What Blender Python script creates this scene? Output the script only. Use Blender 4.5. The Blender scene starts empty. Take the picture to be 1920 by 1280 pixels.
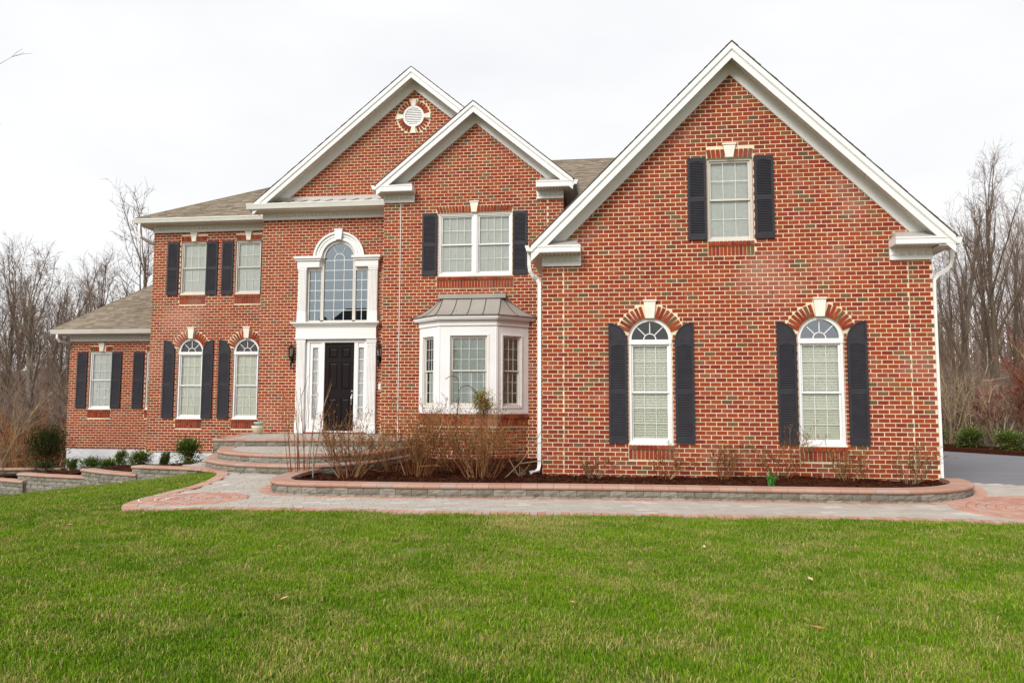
import bpy, math, random
from mathutils import Matrix, Vector
PI = math.pi
C = bpy.context.scene.collection
sc = bpy.context.scene

# ---------------------------------------------------------------- camera
cd = bpy.data.cameras.new('camera'); cam = bpy.data.objects.new('camera', cd); C.objects.link(cam)
cd.lens = 36.0 * 1415 / 1920; cd.sensor_width = 36.0; cd.clip_start = 0.1; cd.clip_end = 2000
Rm = ((0.9913, 0.0075, 0.1316), (0.1318, -0.0803, -0.9880), (0.0031, 0.9967, -0.0806))
cx_ = Vector((Rm[0][0], Rm[1][0], Rm[2][0])).normalized()
cz_ = Vector((Rm[0][2], Rm[1][2], Rm[2][2])); cz_ = (cz_ - cx_ * cz_.dot(cx_)).normalized()
cy_ = cz_.cross(cx_)
cam.matrix_world = Matrix(((cx_.x, cy_.x, cz_.x, 0), (cx_.y, cy_.y, cz_.y, 0), (cx_.z, cy_.z, cz_.z, 0), (0, 0, 0, 1)))
sc.camera = cam

# ---------------------------------------------------------------- world, sun, exposure
SUN_EL, SUN_AZ = math.radians(37), math.radians(205)     # azimuth clockwise from +Y
w = bpy.data.worlds.new('World'); sc.world = w; w.use_nodes = True
nt = w.node_tree; nt.nodes.clear()
def wn(t, **k):
    n = nt.nodes.new(t)
    for a, b in k.items(): setattr(n, a, b)
    return n
out = wn('ShaderNodeOutputWorld'); bg = wn('ShaderNodeBackground')
sky = wn('ShaderNodeTexSky', sky_type='NISHITA', sun_disc=False, sun_elevation=SUN_EL, sun_rotation=SUN_AZ, air_density=1.0, dust_density=4.0)
scl = wn('ShaderNodeVectorMath', operation='SCALE'); scl.inputs['Scale'].default_value = 0.07
tc = wn('ShaderNodeTexCoord'); mp = wn('ShaderNodeMapping'); mp.inputs['Scale'].default_value = (1.2, 1.2, 3.2)
nz = wn('ShaderNodeTexNoise'); nz.inputs['Scale'].default_value = 1.6; nz.inputs['Detail'].default_value = 5; nz.inputs['Roughness'].default_value = 0.5
cr = wn('ShaderNodeValToRGB')
cr.color_ramp.elements[0].position = 0.32; cr.color_ramp.elements[0].color = (0.452, 0.458, 0.470, 1)
cr.color_ramp.elements[1].position = 0.58; cr.color_ramp.elements[1].color = (0.510, 0.510, 0.509, 1)
mx = wn('ShaderNodeMix', data_type='RGBA'); mx.inputs[0].default_value = 0.94
L = nt.links.new
L(sky.outputs[0], scl.inputs[0]); L(tc.outputs['Generated'], mp.inputs[0]); L(mp.outputs[0], nz.inputs['Vector'])
L(nz.outputs['Fac'], cr.inputs[0]); L(scl.outputs[0], mx.inputs[6]); L(cr.outputs[0], mx.inputs[7])
L(mx.outputs[2], bg.inputs[0]); bg.inputs[1].default_value = 1.0; L(bg.outputs[0], out.inputs[0])
sd = bpy.data.lights.new('sun', 'SUN'); sun = bpy.data.objects.new('sun', sd); C.objects.link(sun)
sd.energy = 1.5; sd.angle = math.radians(26); sd.color = (1, 0.97, 0.93)
sdir = Vector((math.sin(SUN_AZ) * math.cos(SUN_EL), math.cos(SUN_AZ) * math.cos(SUN_EL), math.sin(SUN_EL)))
sun.rotation_euler = sdir.to_track_quat('Z', 'Y').to_euler(); sun.location = (0, 0, 40)
vs = sc.view_settings; vs.view_transform = 'Standard'; vs.look = 'None'; vs.gamma = 1; vs.use_curve_mapping = False
vs.exposure = 1.06
sc.render.engine = 'CYCLES'
sc.cycles.max_bounces = 6; sc.cycles.transparent_max_bounces = 12; sc.cycles.diffuse_bounces = 3; sc.cycles.glossy_bounces = 3

# ---------------------------------------------------------------- materials
MATS = {}
def mat(name, col, rough=0.7, var=None, vscale=8, attr=None, ramp=None, bump=0, bscale=60, noise2=None, spec=0.3, metal=0, stretch=None):
    """col: base linear colour; var: second colour mixed by noise; ramp: list (pos,col) read from face attribute 'tint'"""
    m = bpy.data.materials.new(name); m.use_nodes = True; t = m.node_tree; N = t.nodes; K = t.links.new
    b = N['Principled BSDF']; b.inputs['Roughness'].default_value = rough
    b.inputs['Specular IOR Level'].default_value = spec; b.inputs['Metallic'].default_value = metal
    g = N.new('ShaderNodeNewGeometry'); src = g.outputs['Position']
    if stretch:
        mpn = N.new('ShaderNodeMapping'); mpn.inputs['Scale'].default_value = stretch; K(src, mpn.inputs[0]); src = mpn.outputs[0]
    cur = None
    if ramp:
        a = N.new('ShaderNodeAttribute'); a.attribute_name = 'tint'
        r = N.new('ShaderNodeValToRGB'); r.color_ramp.interpolation = 'CONSTANT' if len(ramp) > 5 else 'LINEAR'
        e = r.color_ramp.elements
        while len(e) < len(ramp): e.new(0.5)
        for i, (p, c) in enumerate(ramp): e[i].position = p; e[i].color = (*c, 1)
        K(a.outputs['Fac'], r.inputs[0]); cur = r.outputs[0]
    if cur is None:
        rgb = N.new('ShaderNodeRGB'); rgb.outputs[0].default_value = (*col, 1); cur = rgb.outputs[0]
    def mixn(cur, c2, scale, lo, hi, det=4, amt=1.0):
        n = N.new('ShaderNodeTexNoise'); n.inputs['Scale'].default_value = scale; n.inputs['Detail'].default_value = det
        K(src, n.inputs['Vector'])
        mr = N.new('ShaderNodeMapRange'); mr.inputs['From Min'].default_value = lo; mr.inputs['From Max'].default_value = hi
        mr.inputs['To Max'].default_value = amt; K(n.outputs['Fac'], mr.inputs['Value'])
        x = N.new('ShaderNodeMix'); x.data_type = 'RGBA'; K(mr.outputs[0], x.inputs[0]); K(cur, x.inputs[6]); x.inputs[7].default_value = (*c2, 1)
        return x.outputs[2]
    if var: cur = mixn(cur, var, vscale, 0.35, 0.7)
    if noise2:
        for (c2, s2, lo, hi, amt) in noise2: cur = mixn(cur, c2, s2, lo, hi, 4, amt)
    K(cur, b.inputs['Base Color'])
    if bump:
        n = N.new('ShaderNodeTexNoise'); n.inputs['Scale'].default_value = bscale; n.inputs['Detail'].default_value = 5; K(src, n.inputs['Vector'])
        bp = N.new('ShaderNodeBump'); bp.inputs['Strength'].default_value = bump; bp.inputs['Distance'].default_value = 0.02
        K(n.outputs['Fac'], bp.inputs['Height']); K(bp.outputs[0], b.inputs['Normal'])
    MATS[name] = m; return m
def glass(name, refl, tint=(1, 1, 1), rough=0.0, gcol_=(1, 1, 1)):
    m = bpy.data.materials.new(name); m.use_nodes = True; t = m.node_tree; N = t.nodes; N.clear(); K = t.links.new
    o = N.new('ShaderNodeOutputMaterial'); tr = N.new('ShaderNodeBsdfTransparent'); tr.inputs[0].default_value = (*tint, 1)
    gl = N.new('ShaderNodeBsdfGlossy'); gl.inputs['Roughness'].default_value = rough; gl.inputs[0].default_value = (*gcol_, 1); mxs = N.new('ShaderNodeMixShader')
    fr = N.new('ShaderNodeFresnel'); fr.inputs[0].default_value = 1.5; ad = N.new('ShaderNodeMath'); ad.operation = 'ADD'; ad.inputs[1].default_value = refl; ad.use_clamp = True
    K(fr.outputs[0], ad.inputs[0]); K(ad.outputs[0], mxs.inputs[0]); K(tr.outputs[0], mxs.inputs[1]); K(gl.outputs[0], mxs.inputs[2]); K(mxs.outputs[0], o.inputs[0])
    MATS[name] = m; return m

RED = [(0.0, (0.205, 0.029, 0.017)), (0.12, (0.300, 0.050, 0.016)), (0.24, (0.255, 0.041, 0.017)), (0.38, (0.320, 0.066, 0.020)), (0.50, (0.275, 0.047, 0.019)),
       (0.62, (0.305, 0.048, 0.015)), (0.74, (0.285, 0.075, 0.042)), (0.82, (0.225, 0.038, 0.024)), (0.90, (0.215, 0.092, 0.042)), (0.945, (0.145, 0.092, 0.045)), (0.98, (0.105, 0.074, 0.042))]
BRICK = mat('brick_clay', (0.4, 0.06, 0.025), 0.85, ramp=RED, noise2=[((0.27, 0.05, 0.03), 34, 0.45, 0.75, 0.45), ((0.60, 0.33, 0.27), 0.55, 0.56, 0.76, 0.40), ((0.17, 0.030, 0.018), 0.9, 0.52, 0.74, 0.40), ((0.55, 0.30, 0.25), 9, 0.62, 0.8, 0.30)], bump=0.25, bscale=90, spec=0.15)
MORTAR = mat('mortar', (0.82, 0.69, 0.47), 0.95, var=(0.66, 0.555, 0.38), vscale=2.2, bump=0.2, bscale=120, spec=0.1)
WHITE = mat('white_trim', (0.80, 0.80, 0.79), 0.5, var=(0.75, 0.75, 0.735), vscale=2.5)
VINYL = mat('vinyl_soffit', (0.73, 0.70, 0.62), 0.55, var=(0.68, 0.655, 0.58), vscale=3)
GUTTER = mat('gutter_paint', (0.76, 0.75, 0.70), 0.4, var=(0.70, 0.69, 0.63), vscale=4)
FRAME = mat('window_vinyl', (0.62, 0.59, 0.53), 0.5, var=(0.58, 0.55, 0.49), vscale=4)
MUNT = mat('grille_white', (0.72, 0.73, 0.70), 0.5)
SHUT = mat('shutter_charcoal', (0.027, 0.026, 0.032), 0.6, var=(0.036, 0.034, 0.040), vscale=6, spec=0.25)
BLIND = mat('blind_cream', (0.88, 0.88, 0.76), 0.7, var=(0.83, 0.84, 0.72), vscale=3)
SHEER = mat('shade_fabric', (0.80, 0.81, 0.77), 0.8, var=(0.74, 0.75, 0.71), vscale=4)
SHEERB = mat('shade_bay', (0.42, 0.47, 0.43), 0.8, var=(0.36, 0.41, 0.38), vscale=3)
LACE = mat('lace_curtain', (0.86, 0.86, 0.90), 0.8, var=(0.62, 0.62, 0.68), vscale=30)
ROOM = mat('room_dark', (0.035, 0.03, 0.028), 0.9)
GLASS = glass('window_glass', 0.0, (0.985, 0.995, 0.985))
GLASSD = glass('lunette_glass', 0.03, (0.6, 0.6, 0.6))
GLASSM = glass('lunette_glass_bright', 0.20, (0.5, 0.5, 0.55), gcol_=(.86, .93, 1))
GLASSP = glass('hall_glass', 0.24, (0.5, 0.55, 0.56), gcol_=(.80, .92, 1))
SHING = mat('shingle', (0.2, 0.17, 0.13), 0.95, ramp=[(0.0, (0.205, 0.165, 0.12)), (0.5, (0.25, 0.205, 0.155)), (1.0, (0.30, 0.25, 0.195))], noise2=[((0.19, 0.155, 0.12), 40, 0.45, 0.7, 0.5)], bump=0.3, bscale=150, spec=0.1)
EDGE = mat('shingle_edge', (0.05, 0.047, 0.045), 0.95)
METAL = mat('roof_metal', (0.33, 0.30, 0.265), 0.5, var=(0.29, 0.265, 0.235), vscale=3, spec=0.5)
METALW = mat('pent_metal', (0.46, 0.43, 0.40), 0.4, var=(0.42, 0.39, 0.37), vscale=3, spec=0.5)
SEAM = mat('seam_dark', (0.07, 0.06, 0.055), 0.6)
DOOR = mat('door_paint', (0.007, 0.004, 0.004), 0.45, spec=0.18)
NICKEL = mat('nickel', (0.75, 0.70, 0.68), 0.25, metal=1)
IRON = mat('black_iron', (0.012, 0.012, 0.012), 0.5)
LAMPG = mat('lantern_glass', (0.55, 0.55, 0.5), 0.2)
STONE = mat('block_stone', (0.26, 0.25, 0.22), 0.95, ramp=[(0.0, (0.175, 0.16, 0.125)), (0.5, (0.22, 0.205, 0.165)), (1.0, (0.28, 0.26, 0.22))], noise2=[((0.11, 0.095, 0.06), 9, 0.5, 0.75, 0.6), ((0.34, 0.33, 0.29), 40, 0.6, 0.8, 0.5)], bump=0.7, bscale=45, spec=0.1)
CAP = mat('cap_stone', (0.5, 0.27, 0.2), 0.9, ramp=[(0.0, (0.375, 0.215, 0.16)), (0.5, (0.405, 0.245, 0.185)), (0.88, (0.42, 0.275, 0.215)), (1.0, (0.35, 0.265, 0.23))], noise2=[((0.42, 0.28, 0.25), 8, 0.5, 0.8, 0.45), ((0.54, 0.36, 0.30), 30, 0.6, 0.8, 0.4)], bump=0.25, bscale=110, spec=0.1)
PAVE = mat('paver_grey', (0.4, 0.38, 0.36), 0.92, ramp=[(0.0, (0.38, 0.34, 0.295)), (0.35, (0.405, 0.365, 0.32)), (0.88, (0.43, 0.395, 0.35)), (1.0, (0.52, 0.485, 0.44))], noise2=[((0.33, 0.30, 0.28), 10, 0.5, 0.8, 0.4)], bump=0.2, bscale=90, spec=0.1)
BORD = mat('paver_red', (0.5, 0.22, 0.17), 0.92, ramp=[(0.0, (0.42, 0.21, 0.155)), (0.5, (0.47, 0.265, 0.20)), (0.85, (0.48, 0.31, 0.245)), (1.0, (0.40, 0.31, 0.275))], noise2=[((0.42, 0.28, 0.24), 9, 0.5, 0.8, 0.5)], bump=0.2, bscale=90, spec=0.1)
SAND = mat('joint_sand', (0.36, 0.31, 0.25), 0.95, var=(0.32, 0.27, 0.21), vscale=30)
MULCH = mat('mulch', (0.045, 0.014, 0.007), 1.0, var=(0.075, 0.025, 0.011), vscale=14, noise2=[((0.012, 0.004, 0.003), 35, 0.45, 0.7, 0.7)], bump=1.0, bscale=38, spec=0.05)
CHIP = mat('mulch_chip', (0.05, 0.015, 0.007), 1.0, ramp=[(0.0, (0.02, 0.006, 0.004)), (0.6, (0.055, 0.016, 0.007)), (1.0, (0.10, 0.035, 0.015))], spec=0.05)
FOUND = mat('foundation_paint', (0.68, 0.69, 0.70), 0.85, var=(0.62, 0.63, 0.64), vscale=3, noise2=[((0.5, 0.49, 0.46), 9, 0.62, 0.8, 0.35)], bump=0.3, bscale=20)
ASPH = mat('asphalt', (0.20, 0.20, 0.215), 0.9, var=(0.17, 0.17, 0.185), vscale=1.3, noise2=[((0.26, 0.255, 0.26), 160, 0.5, 0.7, 0.5)], bump=0.4, bscale=200, spec=0.2, stretch=(0.35, 2.2, 1))
SOIL = mat('lawn_soil', (0.085, 0.13, 0.015), 1.0, var=(0.16, 0.15, 0.045), vscale=2.0, bump=0.6, bscale=30)
LEAFLIT = mat('leaf_litter', (0.10, 0.062, 0.035), 1.0, var=(0.15, 0.10, 0.06), vscale=3, noise2=[((0.06, 0.045, 0.03), 22, 0.45, 0.7, 0.7)], bump=0.8, bscale=10)
BARK = mat('bark_brown', (0.13, 0.095, 0.065), 0.95, var=(0.085, 0.06, 0.042), vscale=6, noise2=[((0.20, 0.17, 0.125), 2.2, 0.5, 0.75, 0.5)], bump=0.6, bscale=22, stretch=(1, 1, 0.3))
BARKP = mat('bark_pale', (0.21, 0.185, 0.14), 0.95, var=(0.14, 0.115, 0.08), vscale=5, bump=0.5, bscale=18, stretch=(1, 1, 0.3))
TWIG = mat('twig_grey', (0.11, 0.078, 0.06), 0.95, ramp=[(0.0, (0.13, 0.085, 0.066)), (0.5, (0.185, 0.13, 0.10)), (1.0, (0.25, 0.19, 0.145))])
TWIGP = mat('twig_tan', (0.3, 0.22, 0.13), 0.9, ramp=[(0.0, (0.20, 0.13, 0.07)), (0.5, (0.32, 0.23, 0.13)), (1.0, (0.44, 0.35, 0.22))])
TWIGR = mat('twig_rust', (0.2, 0.09, 0.04), 0.9, ramp=[(0.0, (0.10, 0.03, 0.018)), (0.45, (0.25, 0.085, 0.028)), (0.78, (0.27, 0.14, 0.045)), (1.0, (0.40, 0.28, 0.15))])
TWIGM = mat('twig_dull', (0.2, 0.15, 0.09), 0.9, ramp=[(0.0, (0.13, 0.085, 0.05)), (0.5, (0.20, 0.14, 0.08)), (1.0, (0.31, 0.235, 0.14))])
BUD = mat('bud_leaf', (0.2, 0.2, 0.05), 0.9, ramp=[(0.0, (0.26, 0.06, 0.025)), (0.6, (0.26, 0.14, 0.035)), (1.0, (0.17, 0.20, 0.04))])
NANDG = mat('weed_leaf', (0.2, 0.25, 0.05), 0.8, ramp=[(0.0, (0.17, 0.22, 0.04)), (1.0, (0.36, 0.36, 0.10))])
NAND = mat('nandina_leaf', (0.2, 0.2, 0.05), 0.7, ramp=[(0.0, (0.34, 0.10, 0.04)), (0.4, (0.26, 0.26, 0.05)), (1.0, (0.17, 0.30, 0.05))])
REDBUD = mat('red_bud', (0.30, 0.06, 0.07), 0.9, ramp=[(0.0, (0.22, 0.05, 0.055)), (1.0, (0.42, 0.13, 0.13))])
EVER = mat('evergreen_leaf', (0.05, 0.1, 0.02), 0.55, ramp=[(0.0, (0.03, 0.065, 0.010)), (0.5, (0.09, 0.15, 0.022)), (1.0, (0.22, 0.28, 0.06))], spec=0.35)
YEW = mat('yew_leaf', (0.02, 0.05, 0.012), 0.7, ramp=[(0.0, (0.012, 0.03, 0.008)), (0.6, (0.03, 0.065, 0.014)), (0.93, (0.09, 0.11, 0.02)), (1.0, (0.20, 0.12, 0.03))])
DAFF = mat('daffodil_leaf', (0.05, 0.22, 0.03), 0.5, ramp=[(0.0, (0.03, 0.14, 0.02)), (1.0, (0.12, 0.34, 0.06))])
DRYLEAF = mat('dry_leaf', (0.45, 0.24, 0.10), 0.9, ramp=[(0.0, (0.36, 0.13, 0.05)), (1.0, (0.62, 0.48, 0.30))])
POTC = mat('pot_cream', (0.72, 0.66, 0.48), 0.5); POTG = mat('pot_green', (0.38, 0.47, 0.40), 0.5)
STAKE = mat('stake_green', (0.22, 0.27, 0.22), 0.6)
CHALK = mat('chalk', (0.85, 0.85, 0.85), 0.95)
MATT = mat('door_mat', (0.45, 0.43, 0.42), 0.95, var=(0.3, 0.28, 0.27), vscale=60)
GRASS = None

# ---------------------------------------------------------------- object helpers
W = {}
def meshdata(name, V, F, mats, fm=None, tint=None, smooth=False):
    me = bpy.data.meshes.new(name); me.from_pydata(V, [], F)
    for m in (mats if isinstance(mats, (list, tuple)) else [mats]): me.materials.append(m)
    if fm and any(fm): me.polygons.foreach_set('material_index', fm)
    if tint is not None:
        a = me.attributes.new('tint', 'FLOAT', 'FACE'); a.data.foreach_set('value', tint)
    if smooth: me.polygons.foreach_set('use_smooth', [True] * len(F))
    me.update(); return me
def link(name, data, parent=None, M=None, kind=None):
    M = M or Matrix()
    o = bpy.data.objects.new(name, data); C.objects.link(o)
    if parent: o.parent = parent; o.matrix_basis = W[parent].inverted() @ M
    else: o.matrix_basis = M
    W[o] = M.copy()
    if kind: o['kind'] = kind
    return o
def thing(name, label, cat, loc=(0, 0, 0), group=None, rz=0):
    M = Matrix.Translation(loc) @ Matrix.Rotation(rz, 4, 'Z')
    o = link(name, None, None, M); o.empty_display_size = 0.2; o['label'] = label; o['category'] = cat
    if group: o['group'] = group
    return o
def tagt(o, label, cat, group=None):
    o['label'] = label; o['category'] = cat
    if group: o['group'] = group
    return o
class MB:
    def __init__(s): s.V = []; s.F = []; s.m = []; s.t = []; s.cur = 0; s.ct = 0.5
    def face(s, idx): s.F.append(idx); s.m.append(s.cur); s.t.append(s.ct)
    def verts(s, vs): n = len(s.V); s.V.extend([tuple(v) for v in vs]); return n
    def box(s, x0, x1, y0, y1, z0, z1, R=None):
        v = [(x0, y0, z0), (x1, y0, z0), (x1, y1, z0), (x0, y1, z0), (x0, y0, z1), (x1, y0, z1), (x1, y1, z1), (x0, y1, z1)]
        if R is not None: v = [R @ Vector(p) for p in v]
        n = s.verts(v)
        for f in ((0, 3, 2, 1), (4, 5, 6, 7), (0, 1, 5, 4), (1, 2, 6, 5), (2, 3, 7, 6), (3, 0, 4, 7)): s.face([n + i for i in f])
        return s
    def prism(s, poly, y0, y1, caps=True):
        """poly (x,z) extruded along y"""
        k = len(poly); n = s.verts([(x, y0, z) for x, z in poly] + [(x, y1, z) for x, z in poly])
        if caps: s.face([n + i for i in range(k)]); s.face([n + k + i for i in reversed(range(k))])
        for i in range(k): j = (i + 1) % k; s.face([n + i, n + k + i, n + k + j, n + j])
        return s
    def flat(s, poly, z0, z1):
        """poly (x,y) extruded along z"""
        k = len(poly); n = s.verts([(x, y, z0) for x, y in poly] + [(x, y, z1) for x, y in poly])
        s.face([n + i for i in reversed(range(k))]); s.face([n + k + i for i in range(k)])
        for i in range(k): j = (i + 1) % k; s.face([n + i, n + j, n + k + j, n + k + i])
        return s
    def tube(s, pts, rad, sides=6, cap=True, ph=0.0):
        pts = [Vector(p) for p in pts]; n0 = len(s.V); k = len(pts)
        for i, p in enumerate(pts):
            d = (pts[min(i + 1, k - 1)] - pts[max(i - 1, 0)])
            if d.length < 1e-9: d = Vector((0, 0, 1))
            d.normalize(); a = Vector((1, 0, 0)) if abs(d.x) < 0.8 else Vector((0, 1, 0))
            u = d.cross(a).normalized(); v = d.cross(u); r = rad[i] if isinstance(rad, (list, tuple)) else rad
            for j in range(sides):
                t = 2 * PI * j / sides + ph; q = p + u * (math.cos(t) * r) + v * (math.sin(t) * r); s.V.append((q.x, q.y, q.z))
        for i in range(k - 1):
            for j in range(sides):
                a = n0 + i * sides + j; b = n0 + i * sides + (j + 1) % sides; s.face([a, b, b + sides, a + sides])
        if cap: s.face([n0 + j for j in reversed(range(sides))]); s.face([n0 + (k - 1) * sides + j for j in range(sides)])
        return s
    def lathe(s, prof, sides=20, c=(0, 0)):
        n0 = len(s.V)
        for r, z in prof:
            for j in range(sides): t = 2 * PI * j / sides; s.V.append((c[0] + r * math.cos(t), c[1] + r * math.sin(t), z))
        for i in range(len(prof) - 1):
            for j in range(sides): a = n0 + i * sides + j; b = n0 + i * sides + (j + 1) % sides; s.face([a, b, b + sides, a + sides])
        return s
    def build(s, name, mats, parent=None, M=None, kind=None, smooth=False):
        return link(name, meshdata(name, s.V, s.F, mats, s.m, s.t, smooth), parent, M, kind)
def struct(name, mb, mats, smooth=False, M=None):
    o = mb.build(name, mats, None, M, 'structure', smooth); return o
def T(x, y, z): return Matrix.Translation((x, y, z))
def RZ(a): return Matrix.Rotation(a, 4, 'Z')
CUBES = {}
NT = 14
def cube(matname, i):
    k = (matname, i)
    if k not in CUBES:
        b = MB(); b.ct = (i + 0.5) / NT; b.box(-.5, .5, -.5, .5, -.5, .5); CUBES[k] = meshdata('piece', b.V, b.F, MATS[matname], None, b.t)
    return CUBES[k]
class Pieces:
    def __init__(s): s.L = []
    def add(s, M, size, tint=None): s.L.append((M, size, random.random() if tint is None else tint))
    def make(s, parent, name, matname, n_ind=300, key=None, stuffname=None):
        Lq = s.L
        if key: Lq = sorted(Lq, key=lambda q: key(q[0].translation))
        for M, sz, t in Lq[:n_ind]:
            o = link(name, cube(matname, min(NT - 1, int(t * NT))), parent, M @ Matrix.Diagonal((sz[0], sz[1], sz[2], 1)))
        if len(Lq) > n_ind:
            b = MB()
            for M, sz, t in Lq[n_ind:]:
                b.ct = t; b.box(-sz[0] / 2, sz[0] / 2, -sz[1] / 2, sz[1] / 2, -sz[2] / 2, sz[2] / 2, M)
            Mi = W[parent]; inv = Mi.inverted(); b.V = [tuple(inv @ Vector(v)) for v in b.V]
            b.build(stuffname or name + 's', MATS[matname], parent, Mi, 'stuff')
def clip(poly, conv):
    """Sutherland-Hodgman: clip poly by convex ccw polygon"""
    for i in range(len(conv)):
        a = conv[i]; b = conv[(i + 1) % len(conv)]; out = []
        def side(p): return (b[0] - a[0]) * (p[1] - a[1]) - (b[1] - a[1]) * (p[0] - a[0])
        for j in range(len(poly)):
            p = poly[j]; q = poly[(j + 1) % len(poly)]; sp, sq = side(p), side(q)
            if sp >= 0: out.append(p)
            if (sp >= 0) != (sq >= 0):
                t = sp / (sp - sq); out.append((p[0] + t * (q[0] - p[0]), p[1] + t * (q[1] - p[1])))
        poly = out
        if len(poly) < 3: return []
    return poly

# ---------------------------------------------------------------- ground heights
def sm(t): t = min(max(t, 0), 1); return t * t * (3 - 2 * t)
def pz(y): return -1.46 + 0.105 * sm((y - 11.8) / 2.6)
def softp(t): return math.log1p(math.exp(2.2 * t)) / 2.2 if t < 20 else t
def lawn_z(x, y):
    f = sm((9.5 + x) / 2.0) if x < -7.5 else 1
    base = -1.46 + 0.105 * sm((y - 11.8) / 2.6) * f
    return base - 0.02 - 0.13 * softp(-8.3 - x) * (1 if y > 5 else 1)
random.seed(7)
YG, YB, YE, YM, YW = 14.38, 18.35, 19.90, 21.30, 23.10
GUT = 0.0
house = thing('brick_house', 'large two storey red brick house with three white trimmed gables and charcoal shutters', 'house', (-3, 19, -1.4))
P_ = 0.1953; CO = 0.0813; Z0 = -1.321
def dist0(p): return p.x * p.x + p.y * p.y + p.z * p.z

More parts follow.
